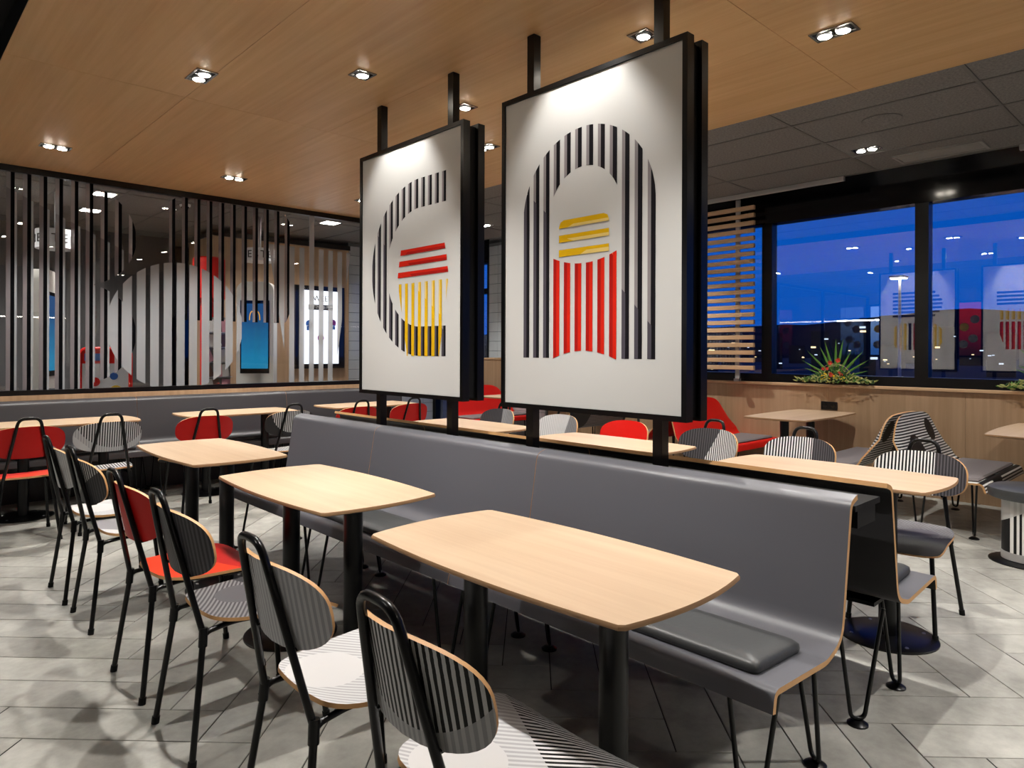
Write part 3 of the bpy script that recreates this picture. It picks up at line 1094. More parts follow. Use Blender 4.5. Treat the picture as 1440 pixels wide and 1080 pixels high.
def make_table(L, Wd, legs, mat):
    t = empty('dining_table')
    o = table_outline(L, Wd)
    n = len(o)
    mb = MB()
    rings = [(.94, .731), (1.0, .7375), (1.0, .7455), (.992, .75)]
    vs = []
    for s, z in rings:
        for x, y in o:
            vs.append((x * s if s == 1 else x - math.copysign((1 - s) * .3, x), y * s if s == 1 else y - math.copysign((1 - s) * .3, y), z))
    mb.add(vs, [tuple(range(3 * n, 4 * n))], 0)
    mb.add(vs, [tuple(range(n))[::-1]] + [(r_ * n + i, r_ * n + (i + 1) % n, (r_ + 1) * n + (i + 1) % n, (r_ + 1) * n + i) for r_ in range(3) for i in range(n)], 1)
    mb.obj('tabletop', [mat, 'edge_brown'], t, 35)
    for (lx, ly) in legs:
        MB().tube([(lx, ly, .012), (lx, ly, .726)], .04, 24).obj('column', 'black', t, 40)
        bs = MB().lathe([(.215, 0), (.215, .006), (.205, .011), (.04, .013)], n=40).obj('base_plate', 'black', t, 40, loc=(lx, ly, 0))
        bt = MB()
        for k in range(4):
            a = math.pi / 4 + math.pi / 2 * k
            bt.lathe([(.009, .0), (.007, .004)], (.17 * math.cos(a), .17 * math.sin(a), .0115), 8)
        bt.obj('bolt', 'steel', bs, 40)
        MB().box(lx - .16, lx + .16, ly - .03, ly + .03, .72, .7315).obj('mounting_bar', 'black', t)
    return t


TL, TW = 1.09, .585
tproto = make_table(TL, TW, [(0, -.285), (0, .285)], 'table')
tabs = [(1.465, 1.437, 0, 'oak table nearest the camera in front of the grey bench'), (1.49, 2.83, 0, 'second oak table along the front of the grey bench'),
        (1.51, 4.26, 0, 'third oak table at the far end of the grey bench'),
        (3.555, 1.437, 0, 'oak table behind the bench nearest the camera, its tip past the bench end'), (3.575, 2.87, 0, 'oak table behind the bench seen under the arch poster'),
        (3.59, 4.32, 0, 'oak table behind the bench seen under the gap between posters')]
wall_tabs = [(1.22, 6.735, 'oak table by the glass partition at the left edge'), (2.65, 6.735, 'oak table by the partition behind the third bench table'),
             (4.11, 6.735, 'oak table by the partition behind the far bench end')]
for i, (x, y, rz, lb) in enumerate(tabs):
    t = tproto if i == 0 else copy_tree(tproto)
    t.location = (x, y, 0); tag(t, lb, 'table', 'two-column oak tables')
for x, y, lb in wall_tabs:
    t = copy_tree(tproto); t.location = (x, y, 0); t.rotation_euler = (0, 0, R(90)); tag(t, lb, 'table', 'two-column oak tables')
wproto = make_table(1.24, .64, [(0, -.36), (0, .2)], 'table')
wproto.location = (6.57, 2.90, 0); wproto.rotation_euler = (0, 0, R(-90))
tag(wproto, 'square-cornered oak table against the window wall under the flower arrangement', 'table', 'window wall tables')
t = copy_tree(wproto); t.location = (6.6, 1.01, 0); tag(t, 'oak table against the window wall cut by the right picture edge', 'table', 'window wall tables')
t = copy_tree(wproto); t.location = (6.57, 6.72, 0); tag(t, 'oak table by the window wall seen in the gap between posters', 'table', 'window wall tables')


# ================================================================== BENCHES
def ply_profile(pts, rr):
    p = fillet([(x, 0, z) for x, z in pts], rr, 6)
    return [(v.x, v.z) for v in p]


BENCH = ply_profile([(-.712, .385), (-.70, .446), (-.36, .425), (-.255, .455), (-.185, .872), (-.13, .889)], [0, .03, .02, .12, .03, 0])


def bench_unit(L, pads, label, name='bench', face='grey_lam', kind='front'):
    """local: back at x=0 (towards +x), sitters face -x, y along; length L centred"""
    b = empty(name)
    th = .017
    pr = [Vector((x, 0, z)) for x, z in BENCH]
    n = len(pr)
    off = []
    for i in range(n):
        d = (pr[min(i + 1, n - 1)] - pr[max(i - 1, 0)]).normalized()
        nn = Vector((d.z, 0, -d.x))     # underside/back side
        off.append(pr[i] + nn * th)
    mb = MB()
    for s0, s1 in ((-L / 2, L / 2),):
        vs = [(p.x, s0, p.z) for p in pr] + [(p.x, s1, p.z) for p in pr] + [(p.x, s0, p.z) for p in off] + [(p.x, s1, p.z) for p in off]
        top = [(i, i + 1, n + i + 1, n + i) for i in range(n - 1)]
        bot = [(2 * n + i, 3 * n + i, 3 * n + i + 1, 2 * n + i + 1) for i in range(n - 1)]
        e0 = [(i, 2 * n + i, 2 * n + i + 1, i + 1) for i in range(n - 1)] + [(n + i, n + i + 1, 3 * n + i + 1, 3 * n + i) for i in range(n - 1)]
        e1 = [(0, n, 3 * n, 2 * n), (n - 1, 3 * n - 1, 4 * n - 1, 2 * n - 1)]
        mb.add(vs, top, 0); mb.add(vs, bot, 1); mb.add(vs, e0 + e1, 2)
    mb.obj('shell', [face, 'dark_lam', 'edge'], b, 50)
    for (p0, p1) in pads:
        pd = MB()
        o = chaikin([(-.66, p0), (-.66, p1), (-.36, p1), (-.36, p0)], 1)
        o = chaikin([(-.655, p0 + .0), (-.655, p0 + .06), (-.655, p1 - .06), (-.655, p1), (-.595, p1), (-.42, p1), (-.36, p1), (-.36, p1 - .06), (-.36, p0 + .06), (-.36, p0), (-.42, p0), (-.595, p0)], 2)
        k = len(o); cx = -.5075; cy = (p0 + p1) / 2
        rings = [(-.004, .002), (.0, .012), (-.002, .026), (-.016, .036), (-.06, .040)]
        vs = []
        for ins, z in rings:
            for x, y in o:
                sx = 1 + ins / .15; sy = 1 + ins / ((p1 - p0) / 2)
                xx = cx + (x - cx) * sx
                vs.append((xx, cy + (y - cy) * sy, z + .4455 - .06 * (xx + .70)))
        fs = [(r_ * k + i, (r_ * k + (i + 1) % k), (r_ + 1) * k + (i + 1) % k, (r_ + 1) * k + i) for r_ in range(4) for i in range(k)]
        fs.append(tuple(range(4 * k, 5 * k)))
        pd.add(vs, [f[::-1] for f in fs[:-1]] + [fs[-1][::-1]])
        pd.obj('seat_pad', 'pad', b, 60)
    for ly in (-L / 2 + .10, L / 2 - .10):
        hairpins(b, ly, kind)
    MB().box(-.62, -.30, -L / 2 + .1, L / 2 - .1, .385, .40).obj('under_rail', 'matte_black', b)
    tag(b, label, 'bench', 'grey moulded benches')
    return b


def hairpins(b, ly, kind):
    def hp(fx, fy, a, sp, lean=(0, 0)):
        ca, sa = math.cos(a), math.sin(a)
        cx, cy = fx + lean[0], fy + lean[1]
        tops = [(cx + ca * sp, cy + sa * sp, .415), (cx - ca * sp, cy - sa * sp, .415)]
        path = fillet([tops[0], (fx + ca * .024, fy + sa * .024, .022), (fx - ca * .024, fy - sa * .024, .022), tops[1]], [0, .024, .024, 0], 5)
        MB().tube(path, .0078, 8).obj('hairpin_leg', 'black', b, 60)
        MB().lathe([(.036, 0), (.036, .006), (.02, .016)], (fx, fy, 0), 18).obj('foot_disc', 'black', b, 40)
    if kind == 'front':
        hp(-.64, ly, R(-43), .075, (.02, .0)); hp(-.207, ly, R(52), .06, (-.05, .02))
    else:
        hp(-.545, ly, R(52), .06, (.03, -.02)); hp(-.14, ly, R(-43), .085, (-.02, 0))


def place(o, x, y, rz, label=None):
    o.location = (x, y, 0); o.rotation_euler = (0, 0, rz)
    if label: o['label'] = label
    return o


xF, xB = 2.47, 2.486
segs = [(.85, 2.247), (2.25, 3.647), (3.65, 4.74)]
fl = ['grey moulded bench section nearest the camera with charcoal seat pad', 'middle grey moulded bench section behind the second table', 'far grey moulded bench section under the C poster']
rl_ = ['grey bench section facing the windows, nearest end', 'grey bench section facing the windows, middle', 'grey bench section facing the windows, far end']
for i, (a, b) in enumerate(segs):
    L = b - a
    place(bench_unit(L, [(-L / 2 + .075, L / 2 - .075)], fl[i]), xF, (a + b) / 2, 0)
    place(bench_unit(L, [(-L / 2 + .075, L / 2 - .075)], rl_[i], kind='rear'), xB, (a + b) / 2, math.pi)
t = empty('bench_divider', (2.478, 2.795, 0))
MB().box(-.112, .112, -1.93, 1.94, .825, .845).obj('shelf', 'matte_black', t)
MB().box(-.08, .08, -1.925, -1.84, .765, .825).obj('cable_box', 'matte_black', t)
for y in (-1.2, 0, 1.2):
    MB().box(-.10, .10, y - .03, y + .03, .45, .825).obj('bracket', 'matte_black', t)
    MB().tube([(0, y, 0), (0, y, .45)], .02, 10).obj('support_leg', 'black', t, 40)
tag(t, 'black shelf strip between the two back-to-back grey benches', 'shelf')
# partition bench
psegs = [(-.3, 1.9), (1.903, 3.4), (3.403, 4.9)]
pl_ = ['grey bench against the glass partition at the left edge', 'grey bench against the partition behind the red chair', 'grey bench against the partition by the hanging posters']
for i, (a, b) in enumerate(psegs):
    L = b - a
    o = bench_unit(L, [(-L / 2 + .12, L / 2 - .12)], pl_[i], face='mid_lam')
    o.location = ((a + b) / 2, YP + .09, .012); o.rotation_euler = (0, 0, R(90))

# ================================================================== CHAIRS
SEAT = chaikin([(-.185, -.06), (-.185, .06), (-.17, .16), (-.07, .205), (.10, .225), (.235, .235), (.262, .20), (.262, 0), (.262, -.20), (.235, -.235), (.10, -.225), (-.07, -.205), (-.17, -.16)], 2)


def seat_z(x, y):
    z = .445 - .010 * math.cos(min(1, abs(y) / .24) * math.pi / 2) + .015 * max(0, -(x + .05) / .13) ** 2
    if x > .14: z -= .045 * ((x - .14) / .122) ** 2
    return z


def shell_surface(mb, outline, fn, t, rings=5):
    """outline in 2d around centroid; fn(u,v)->(pos, normal)"""
    n = len(outline); cu = sum(p[0] for p in outline) / n; cv = sum(p[1] for p in outline) / n
    vs = []
    for side in (0, 1):
        for r_ in range(1, rings + 1):
            for u, v in outline:
                k = r_ / rings
                p, nn = fn(cu + (u - cu) * k, cv + (v - cv) * k)
                vs.append(Vector(p) + Vector(nn) * (t / 2 if side == 0 else -t / 2))
        p, nn = fn(cu, cv); vs.append(Vector(p) + Vector(nn) * (t / 2 if side == 0 else -t / 2))
    S_ = rings * n + 1
    f0 = []; f1 = []; fr = []
    for r_ in range(rings - 1):
        for i in range(n):
            a, b, c, d = r_ * n + i, r_ * n + (i + 1) % n, (r_ + 1) * n + (i + 1) % n, (r_ + 1) * n + i
            f0.append((a, d, c, b)); f1.append((S_ + a, S_ + b, S_ + c, S_ + d))
    for i in range(n):
        f0.append((i, (i + 1) % n, S_ - 1)); f1.append((S_ + (i + 1) % n, S_ + i, 2 * S_ - 1))
        a, b = (rings - 1) * n + i, (rings - 1) * n + (i + 1) % n
        fr.append((a, S_ + a, S_ + b, b))
    mb.add(vs, f0, 0); mb.add(vs, f1, 1); mb.add(vs, fr, 2)


def seat_fn(u, v):
    e_ = .002
    z = seat_z(u, v); dx = (seat_z(u + e_, v) - seat_z(u - e_, v)) / (2 * e_); dy = (seat_z(u, v + e_) - seat_z(u, v - e_)) / (2 * e_)
    return (u, v, z), Vector((-dx, -dy, 1)).normalized()


def back_x(y, z):
    return -.266 - .20 * (z - .70) + 1.35 * y * y


def back_fn(u, v):
    nn = Vector((1, -2.7 * u, .20)).normalized()
    return (back_x(u, v), u, v), nn


BACK = []
for i in range(44):
    a = 2 * math.pi * i / 44
    cx_, sx_ = math.cos(a), math.sin(a)
    ex = 2 / 2.75
    BACK.append((.225 * math.copysign(abs(cx_) ** ex, cx_), .707 + .112 * math.copysign(abs(sx_) ** ex, sx_)))

seat_me = MB(); shell_surface(seat_me, SEAT, seat_fn, .012)
back_me = MB(); shell_surface(back_me, BACK, back_fn, .011)


def make_chair():
    c = empty('dining_chair')
    seat_me.obj('seat', ['white', 'black', 'edge'], c, 40)
    back_me.obj('backrest', ['white', 'white', 'edge'], c, 40)
    # continuous handle loop: from one joint up, over and down to the other
    hx = lambda z: -.205 - (z - .405) * .225
    pts = [(hx(.405), -.145, .405), (hx(.875), -.062, .875), (hx(.875), .062, .875), (hx(.405), .145, .405)]
    MB().tube(fillet(pts, .045, 5), .0105, 10).obj('handle_frame', 'black', c, 60)
    for s in (-1, 1):
        lg = MB().tube([(-.205, s * .145, .405), (-.255, s * .19, .012)], .0105, 10).obj('leg', 'black', c, 60)
        MB().tube([(-.253, s * .1885, .026), (-.256, s * .1905, .0)], .0135, 10).obj('foot_cap', 'matte_black', lg, 60)
        lg = MB().tube([(.17, s * .165, .42), (.215, s * .195, .012)], .0105, 10).obj('leg', 'black', c, 60)
        MB().tube([(.2135, s * .194, .026), (.2165, s * .196, .0)], .0135, 10).obj('foot_cap', 'matte_black', lg, 60)
        MB().tube(fillet([(-.215, s * .15, .385), (-.195, s * .145, .415), (-.10, s * .135, .423), (.17, s * .165, .418)], .03, 4), .0095, 8).obj('seat_rail', 'black', c, 60)
        MB().tube([(hx(.60) + .004, s * .107, .60), (hx(.60) + .035, s * .107, .602)], .006, 6).obj('bolt', 'black', c, 60)
        MB().tube([(-.205, s * .145, .43), (-.209, s * .149, .37)], .0145, 10).obj('joint_sleeve', 'black', c, 60)
    MB().tube([(.17, -.165, .418), (.17, .165, .418)], .009, 8).obj('front_rail', 'black', c, 60)
    return c


# printed laminates
M['p_lightcirc'] = stripes_mat('back_print_light', ('b9b9ba', '9c9c9e'), ('c9c9c9', '151516'), ('circle', (0, -.03, .88), .255, (0, 1, 1)), alt2=('bcbdbe', 'bcbdbe'), region2=('half', (0, 1.0, -1.0), -.50))
M['p_light'] = stripes_mat('back_print_pale', ('b4b4b6', '97979a'), ('d0d0d0', '1b1b1c'), ('circle', (0, .20, .80), .17, (0, 1, 1)))
M['p_dark'] = stripes_mat('back_print_dark', ('4a484b', '2c2b2e'), ('b5b5b5', '8a8a8e'), ('half', (0, 1, .2), .26))
M['p_mid'] = stripes_mat('back_print_mid', ('bdbdbd', '232324'), ('454446', '2d2c2f'), ('half', (0, -.55, -1.0), -.655))
M['p_half'] = stripes_mat('back_print_half', ('e6e6e4', '161617'), ('565357', '2f2d30'), ('half', (0, 1, 0), .06))
M['p_half2'] = stripes_mat('back_print_half_mirrored', ('4d4a4d', '2a292b'), ('d6d6d4', '3a393a'), ('half', (0, 1, -.5), -.35))
M['p_white'] = stripes_mat('back_print_white', ('d2d2d2', 'b5b5b6'), ('8d8c8e', '6b6a6c'), ('half', (0, 1, -.3), -.16))
M['p_darkgrey'] = stripes_mat('back_print_darkgrey', ('48464a', '3a393c'), ('a2a2a4', '78787b'), ('half', (0, 1, 0), .0))
M['p_circ2'] = stripes_mat('back_print_circle', ('2c2b2d', '2c2b2d'), ('c8c8c8', '2a2a2b'), ('circle', (0, 0, .80), .175, (0, 1, 1)))
M['s_white'] = stripes_mat('seat_print_white', ('c9c8c8', 'a9a8a9'), ('cfcecd', '0d0d0e'), ('half', (.9, -.45, 0), .10), d=(.75, .65, 0), alt2=('cbc9c8', 'cbc9c8'), region2=('circle', (-.07, .05, 0), .11, (1, 1, 0)))
M['s_dark'] = stripes_mat('seat_print_dark', ('7d7b7c', '363437'), ('242225', '242225'), ('half', (.9, .4, 0), .11), d=(.85, -.5, 0), alt2=('524f53', '524f53'), region2=('circle', (.0, .06, 0), .09, (1, 1, 0)), period=.014)
M['s_grey'] = stripes_mat('seat_print_grey', ('8f8c8f', '8f8c8f'), ('d8d7d6', 'c2c1c2'), ('half', (.8, -.5, 0), .05), d=(.7, .7, 0), alt2=('d0cfce', 'd0cfce'), region2=('circle', (-.16, -.1, 0), .07, (1, 1, 0)))
M['s_bw'] = stripes_mat('seat_print_bw', ('cdcccb', '0d0d0e'), ('c9c8c7', 'a8a7a8'), ('half', (-1, 0, 0), .06), d=(.1, 1, 0), period=.02)
M['redback'] = plain('red_back_laminate', 'b20f0b', .5, spec=.3)
M['redseat_dark'] = plain('red_underside', '7a0f0c', .5)

cproto = make_chair()
chair_n = 0


def chair(x, y, face, back, seat, label, group):
    global chair_n
    c = cproto if chair_n == 0 else copy_tree(cproto)
    chair_n += 1
    c.location = (x, y, 0); c.rotation_euler = (0, 0, face)
    for ch in c.children:
        nm = ch.name.split('.')[0]
        if nm in ('seat', 'backrest'):
            if chair_n > 1: pass
            for k in range(3): ch.material_slots[k].link = 'OBJECT'
            if nm == 'seat':
                ch.material_slots[0].material = M[seat]; ch.material_slots[1].material = M['matte_black']
            else:
                ch.material_slots[0].material = M[back]; ch.material_slots[1].material = M[back]
            ch.material_slots[2].material = M['edge']
    tag(c, label, 'chair', group)
    return c


GA = 'chairs in front of the bench tables'
rowx = 1.025
for (y, b, s, lb, dx, rot) in (
        (1.13, 'p_lightcirc', 's_white', 'grey striped chair nearest the camera with black-striped white seat', 0, -1),
        (1.73, 'p_light', 's_white', 'pale grey striped chair second from the camera with white seat', .0, 0),
        (2.50, 'p_dark', 's_dark', 'dark striped chair with patterned grey seat beside the second table', 0, 0),
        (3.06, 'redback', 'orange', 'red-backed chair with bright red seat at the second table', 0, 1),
        (3.925, 'p_mid', 's_grey', 'black and white striped chair with dark lower back at the third table', .015, 0),
        (4.45, 'p_white', 's_white', 'pale striped chair farthest in the row, at the third table', .005, 0)):
    chair(rowx + dx, y, R(rot), b, s, lb, GA)
GL = 'chairs facing the glass partition'
for (x, b, s, lb) in (
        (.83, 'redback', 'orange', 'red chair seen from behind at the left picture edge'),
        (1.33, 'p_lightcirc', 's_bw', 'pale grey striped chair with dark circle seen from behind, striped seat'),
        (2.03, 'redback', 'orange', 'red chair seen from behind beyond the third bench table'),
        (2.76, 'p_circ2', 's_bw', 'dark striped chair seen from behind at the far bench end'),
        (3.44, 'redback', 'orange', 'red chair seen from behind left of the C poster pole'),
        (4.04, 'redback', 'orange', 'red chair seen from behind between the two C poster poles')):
    chair(x, 6.02, R(90), b, s, lb, GL)
GR = 'chairs behind the benches facing the camera side'
for (x, y, b, s, lb) in (
        (3.86, 1.17, 'p_half', 's_dark', 'black and white striped chair at the near right table tip'),
        (3.99, 1.87, 'p_half', 's_dark', 'black and white striped chair second from the right behind the bench'),
        (3.99, 2.50, 'p_half2', 's_dark', 'dark striped chair with a pale striped half right of the arch poster pole'),
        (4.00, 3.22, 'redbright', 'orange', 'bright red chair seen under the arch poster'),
        (3.99, 3.90, 'p_white', 's_white', 'pale chair with grey drape print seen under the arch poster'),
        (4.00, 4.66, 'p_darkgrey', 's_dark', 'charcoal and grey chair seen in the gap between posters')):
    chair(x, y, math.pi, b, s, lb, GR)


# ================================================================== WINDOW-SIDE LOUNGES
def lounge(name, wd, mat_face, mat_back, label):
    """moulded two-seat shell: local faces -y, x across, origin at the foot of the back"""
    t = empty(name)
    prof = fillet([(0, -.52, .36), (0, -.50, .425), (0, -.10, .41), (0, -.015, .46), (0, .135, .82)], [0, .03, .09, .06, 0], 6)
    n = len(prof); nu = 24
    vs = []; th = .013
    hw = wd / 2
    for side in (0, 1):
        for i, p in enumerate(prof):
            d = (prof[min(i + 1, n - 1)] - prof[max(i - 1, 0)]).normalized(); nn = Vector((0, d.z, -d.y))
            # plan half width: full at the seat, tapering with a big radius to the top of the back
            k = max(0, (p.z - .45) / .35) if p.y > -.12 else 0
            w = hw * (1 - .13 * k * k)
            for j in range(nu + 1):
                u = -1 + 2 * j / nu
                drop = .0
                if k > 0: drop = k ** 2 * (.15 * abs(u) ** 6 + .02 * u * u)
                q = p + (nn * th if side else Vector())
                vs.append((u * w, q.y - .03 * k * u * u, q.z - drop + .03 * k))
    Sn = n * (nu + 1)
    f0 = []; f1 = []; fe = []
    for i in range(n - 1):
        for j in range(nu):
            a = i * (nu + 1) + j; b = a + 1; c = a + nu + 2; d = a + nu + 1
            f0.append((a, b, c, d)); f1.append((Sn + a, Sn + d, Sn + c, Sn + b))
        for j in (0, nu):
            a = i * (nu + 1) + j; d = a + nu + 1
            fe.append((a, d, Sn + d, Sn + a) if j == 0 else (a, Sn + a, Sn + d, d))
    for j in range(nu):
        for i in (0, n - 1):
            a = i * (nu + 1) + j
            fe.append((a, Sn + a, Sn + a + 1, a + 1))
    mb = MB(); mb.add(vs, f0, 0); mb.add(vs, f1, 1); mb.add(vs, fe, 2)
    mb.obj('shell', [mat_face, mat_back, 'edge'], t, 50)
    MB().bevbox(-hw + .06, hw - .06, -.46, -.09, .418, .448, .012).obj('seat_pad', 'pad_grey', t)
    for sx in (-1, 1):
        for yy, a in ((-.42, R(25)), (-.06, R(65))):
            fx = sx * (hw - .12); ca, sa = math.cos(a), math.sin(a)
            path = fillet([(fx + ca * .07, yy + sa * .07, .41), (fx + ca * .02, yy + sa * .02, .03), (fx - ca * .02, yy - sa * .02, .03), (fx - ca * .07, yy - sa * .07, .41)], [0, .02, .02, 0], 4)
            MB().tube(path, .0075, 8).obj('hairpin_leg', 'black', t, 60)
            MB().lathe([(.034, 0), (.034, .006), (.02, .016)], (fx, yy, 0), 16).obj('foot_disc', 'black', t, 40)
    tag(t, label, 'lounge seat', 'moulded lounge seats by the windows')
    return t


M['lg_stripe'] = stripes_mat('lounge_print_stripes', ('d8d6d2', '121213'), ('121213', '141415'), ('circle', (.26, 0, .70), .09, (1, 0, 1)), period=.022, d=(0, .12, 1.0), alt2=('171717', '121213'), region2=('circle', (-.2, 0, .52), .17, (1, 0, 1)))
M['lg_pale'] = stripes_mat('lounge_print_pale', ('8d8a8b', '5a585a'), ('3a393b', '3a393b'), ('half', (1, 0, .4), .35), period=.02, d=(0, .1, 1.0))
l1 = lounge('lounge_seat', 1.22, 'redbright', 'red', 'bright red moulded lounge seat facing the window table')
place(l1, 6.6, 3.93, 0)
l2 = lounge('lounge_seat', 1.22, 'red', 'red', 'dark red lounge seat back to back behind the bright red one')
place(l2, 6.6, 4.26, math.pi)
l3 = lounge('lounge_seat', 1.22, 'lg_stripe', 'lg_stripe', 'black and white striped lounge seat facing the right picture edge')
place(l3, 6.34, 1.74, 0)
l4 = lounge('lounge_seat', 1.22, 'lg_stripe', 'lg_stripe', 'black and white striped lounge seat facing the window table, seen from behind')
place(l4, 6.36, 2.065, math.pi)
l5 = lounge('lounge_seat', 1.22, 'lg_pale', 'lg_pale', 'grey patterned lounge seat seen under the arch poster')
place(l5, 6.6, 5.50, math.pi)
l6 = lounge('lounge_seat', 1.22, 'redbright', 'red', 'red lounge seat in the gap between the two posters')
place(l6, 6.55, 7.58, 0)
# wood-backed booth end seen in the poster gap
t = empty('booth_screen', (6.75, 7.82, 0))
MB().bevbox(-.5, .5, -.02, .02, 0, 1.22, .004).obj('panel', 'wall_wood', t)
MB().bevbox(-.5, .5, -.03, .03, 1.22, 1.25, .004).obj('cap_rail', 'slat_wood', t)
tag(t, 'oak booth screen behind the far red lounge seat', 'screen')
t = empty('wall_unit', (7.08, 7.5, 1.3))
MB().bevbox(-.07, .12, -.16, .16, 0, .34, .006).obj('housing', 'black', t)
MB().box(-.072, -.07, -.13, .13, .04, .3).obj('front_plate', 'gloss_black', t)
tag(t, 'black box mounted on the white tiled pier', 'wall box')

# stool
t = empty('stool', (5.47, .93, 0))
M['drum_print'] = stripes_mat('stool_print', ('dcdad6', '151516'), ('c9c8c5', 'b7b6b3'), ('half', (0, .6, 1.0), .34), period=.02, d=(.6, -.8, 0))
MB().lathe([(.20, .41), (.222, .42), (.228, .45), (.222, .475), (.19, .488), (.05, .49)], n=40).obj('seat_cushion', 'pad', t, 40)
MB().lathe([(.15, .07), (.15, .41)], n=40).obj('drum', 'drum_print', t, 40)
MB().lathe([(.152, .02), (.152, .07)], n=40).obj('lower_band', 'lightgrey', t, 40)
MB().lathe([(.22, 0), (.22, .006), (.2, .012), (.1, .02)], n=40).obj('base_plate', 'black', t, 40)
tag(t, 'round stool with striped drum and black padded top at the right edge', 'stool')

# ================================================================== SLAT SCREEN, SOCKET, FLOWERS
t = empty('slat_screen', (7.10, 4.42, 1.022))
sm = None
for k in range(22):
    if sm is None:
        o = MB().bevbox(-.035, .0, -.77, .77, -.0235, .0235, .003).obj('slat', 'slat_wood', t); sm = o.data
    else:
        o = bpy.data.objects.new('slat', sm); COL.objects.link(o); o.parent = t
    o.location = (0, 0, .153 + k * .0838)
for y in (-.56, .5):
    MB().box(.002, .022, y - .025, y + .025, .03, ZD - 1.03).obj('support_strip', 'lightgrey', t)
    MB().box(-.02, .03, y - .03, y + .03, 0, .03).obj('clamp', 'steel', t)
tag(t, 'screen of horizontal oak slats in front of the window', 'screen')
t = empty('wall_socket', (XW - .021, 2.90, .80))
MB().bevbox(-.012, 0, -.082, .082, -.042, .042, .003).obj('plate', 'black', t)
for y in (-.04, .04):
    MB().lathe([(.022, 0), (.022, .004)], n=18).obj('socket_well', 'gloss_black', t, loc=(-.012, y, 0)).rotation_euler = (0, R(-90), 0)
tag(t, 'double black power socket on the oak wall panel', 'socket')


def blade(mb, base, tip, w, bend=.0, mi=0):
    b = Vector(base); e_ = Vector(tip); d = e_ - b
    side = d.cross(Vector((1, 0, 0))).normalized() * w
    n = 6; vs = []; fs = []
    nrm = d.cross(side).normalized()
    for i in range(n + 1):
        k = i / n; p = b + d * k + Vector((0, 0, -bend * k * k)); ww = math.sin(math.pi * min(1, .18 + .82 * k)) if k < 1 else 0
        ww = max(ww, .02)
        vs += [p - side * ww, p + nrm * .004 * ww, p + side * ww]
    for i in range(n):
        a = i * 3
        fs += [(a, a + 1, a + 4, a + 3), (a + 1, a + 2, a + 5, a + 4)]
    mb.add(vs, fs, mi)


def flowers(x, y, z, label, seed):
    rnd = random.Random(seed)
    t = empty('flower_arrangement', (x, y, z))
    MB().lathe([(.05, 0), (.075, .02), (.085, .05), (.07, .055)], n=20).obj('bowl', 'matte_black', t, 40)
    for i in range(13):
        a = R(6 + 168 * i / 12 + rnd.uniform(-4, 4)); L = .30 + .10 * math.sin(math.pi * i / 12) + rnd.uniform(-.06, .05)
        mb = MB(); blade(mb, (0, 0, .05), (rnd.uniform(-.05, .03), L * math.cos(a), .05 + L * math.sin(a)), .008 + .006 * math.sin(math.pi * i / 12))
        mb.obj('palm_blade', 'leaf', t)
    for k, (rr, cy) in enumerate(((.15, .02), (.135, -.01), (.155, -.03))):
        pts = [(.0 + .02 * k - .02, -cy + rr * math.cos(a), .02 + rr * 1.25 * math.sin(a)) for a in [math.pi * i / 18 for i in range(19)]]
        MB().tube(pts, .003, 6).obj('willow_hoop', 'twig', t)
    fol = MB()
    for i in range(520):
        a = rnd.uniform(0, 2 * math.pi); r_ = rnd.uniform(.02, .40)
        by = r_ * math.cos(a); bx = r_ * math.sin(a) * .16 - .03; bz = .015 + .13 * max(0, 1 - r_ / .38) * rnd.random() + .03 * rnd.random()
        blade(fol, (bx, by, bz), (bx + rnd.uniform(-.025, .01), by + rnd.uniform(-.05, .05), bz + rnd.uniform(-.0, .035)), .008, 0, rnd.choice((0, 0, 1, 2)) if r_ < .2 else rnd.choice((0, 1, 2, 2)))
    tag(fol.obj('foliage', ['leaf_d', 'leaf', 'leaf_l'], t), kind='stuff')
    for (yy, zz, c, r_) in ((.03, .22, 'fl_red', .028), (-.05, .245, 'fl_red', .028), (.10, .16, 'fl_red', .02), (.06, .16, 'fl_red', .02), (-.06, .12, 'fl_red', .018), (-.08, .10, 'fl_red', .02), (.02, .10, 'fl_red', .028),
                            (.10, .07, 'fl_yel', .03), (.05, .05, 'fl_yel', .032), (-.02, .07, 'fl_yel', .034), (.13, .05, 'fl_yel', .024), (-.10, .06, 'fl_yel', .028), (.08, .10, 'fl_yel', .022)):
        mb = MB()
        for k in range(6):
            a = 2 * math.pi * k / 6 + rnd.random()
            blade(mb, (-.05, yy, zz), (-.05 - r_ * .6, yy + r_ * math.cos(a), zz + r_ * math.sin(a)), r_ * .42)
        mb.obj('bloom', c, t)
    tag(t, label, 'flowers', 'flower arrangements on the ledge')


flowers(7.20, 2.83, 1.022, 'fan-shaped flower arrangement with red and yellow blooms on the ledge', 3)
flowers(7.20, 1.02, 1.022, 'flower arrangement at the right picture edge, only its trailing leaves showing', 5)

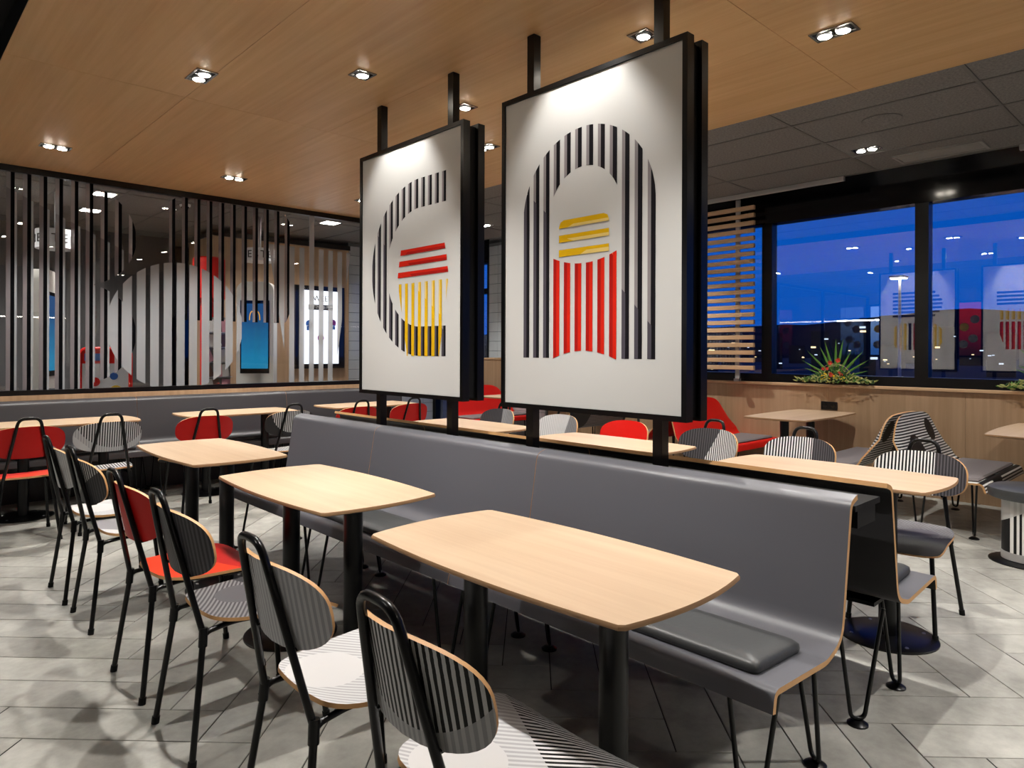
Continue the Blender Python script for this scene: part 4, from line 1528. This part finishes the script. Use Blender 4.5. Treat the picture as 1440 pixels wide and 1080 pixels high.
# ================================================================== OUTSIDE
g = MB().add([(XW + .2, -150, -.3), (300, -150, -.3), (300, 300, -.3), (XW + .2, 300, -.3)], [(0, 1, 2, 3)]).obj('ground', 'ground_out')
tag(g, 'dark night-time car park outside the windows', 'ground', kind='structure')
hl_ = MB(); rnd = random.Random(4)
n = 60; vs = []; fs = []
for i in range(n + 1):
    k = i / n; ang = R(5 + 80 * k)
    d = 190 + 20 * math.sin(k * 9)
    hgt = 6.6 + 4.6 * math.sin(k * 5.2 + .6) + 2 * math.sin(k * 17) + rnd.uniform(-.4, .4)
    X, Y = d * math.cos(ang), d * math.sin(ang)
    vs += [(X, Y, -.3), (X * 1.06, Y * 1.06, hgt), (X * 1.3, Y * 1.3, -.3)]
for i in range(n):
    a = i * 3
    fs += [(a, a + 3, a + 4, a + 1), (a + 1, a + 4, a + 5, a + 2)]
hl_.add(vs, fs)
tag(hl_.obj('hills', 'hill', smooth=60), 'dark line of hills on the night horizon', 'hills')
M['townlight'] = emit('town_light', 'ffe2b0', 1.4)
M['townlight_c'] = emit('town_light_cool', 'cfe2ff', 1.0)
for i in range(26):
    ang = R(8 + 42 * ((i * 7) % 26) / 26); d = 45 + 3.2 * i
    p = (d * math.cos(ang), d * math.sin(ang), 0)
    t = empty('distant_building', (p[0], p[1], -.3), ang)
    w2, h2 = rnd.uniform(.8, 1.4) * d / 90, rnd.uniform(2.0, 4.5)
    MB().box(-1.2, 1.2, -w2, w2, 0, h2).obj('block', 'ground_out', t)
    for k in range(3):
        y = rnd.uniform(-w2, w2) * .8; zz = rnd.uniform(.4, h2 - .5); s = rnd.uniform(.07, .2)
        MB().box(-1.25, -1.2, y - s, y + s, zz, zz + s * .7).obj('lit_window', rnd.choice(['townlight', 'townlight_c']), t)
    tag(t, 'small dark town building with a few lit windows far outside', 'building', 'town buildings in the dark')
t = empty('lamp_post', (21.9, 6.8, -.3))
MB().tube([(0, 0, 0), (0, 0, 3.8)], [.05, .035], 10).obj('post', 'lightgrey', t, 40)
MB().bevbox(-.3, .1, -.2, .2, 3.8, 3.87, .02).obj('lamp_head', 'lightgrey', t)
MB().box(-.26, .05, -.18, .18, 3.785, 3.8).obj('lens', 'lamp2', t)
tag(t, 'street lamp outside the window', 'lamp post')
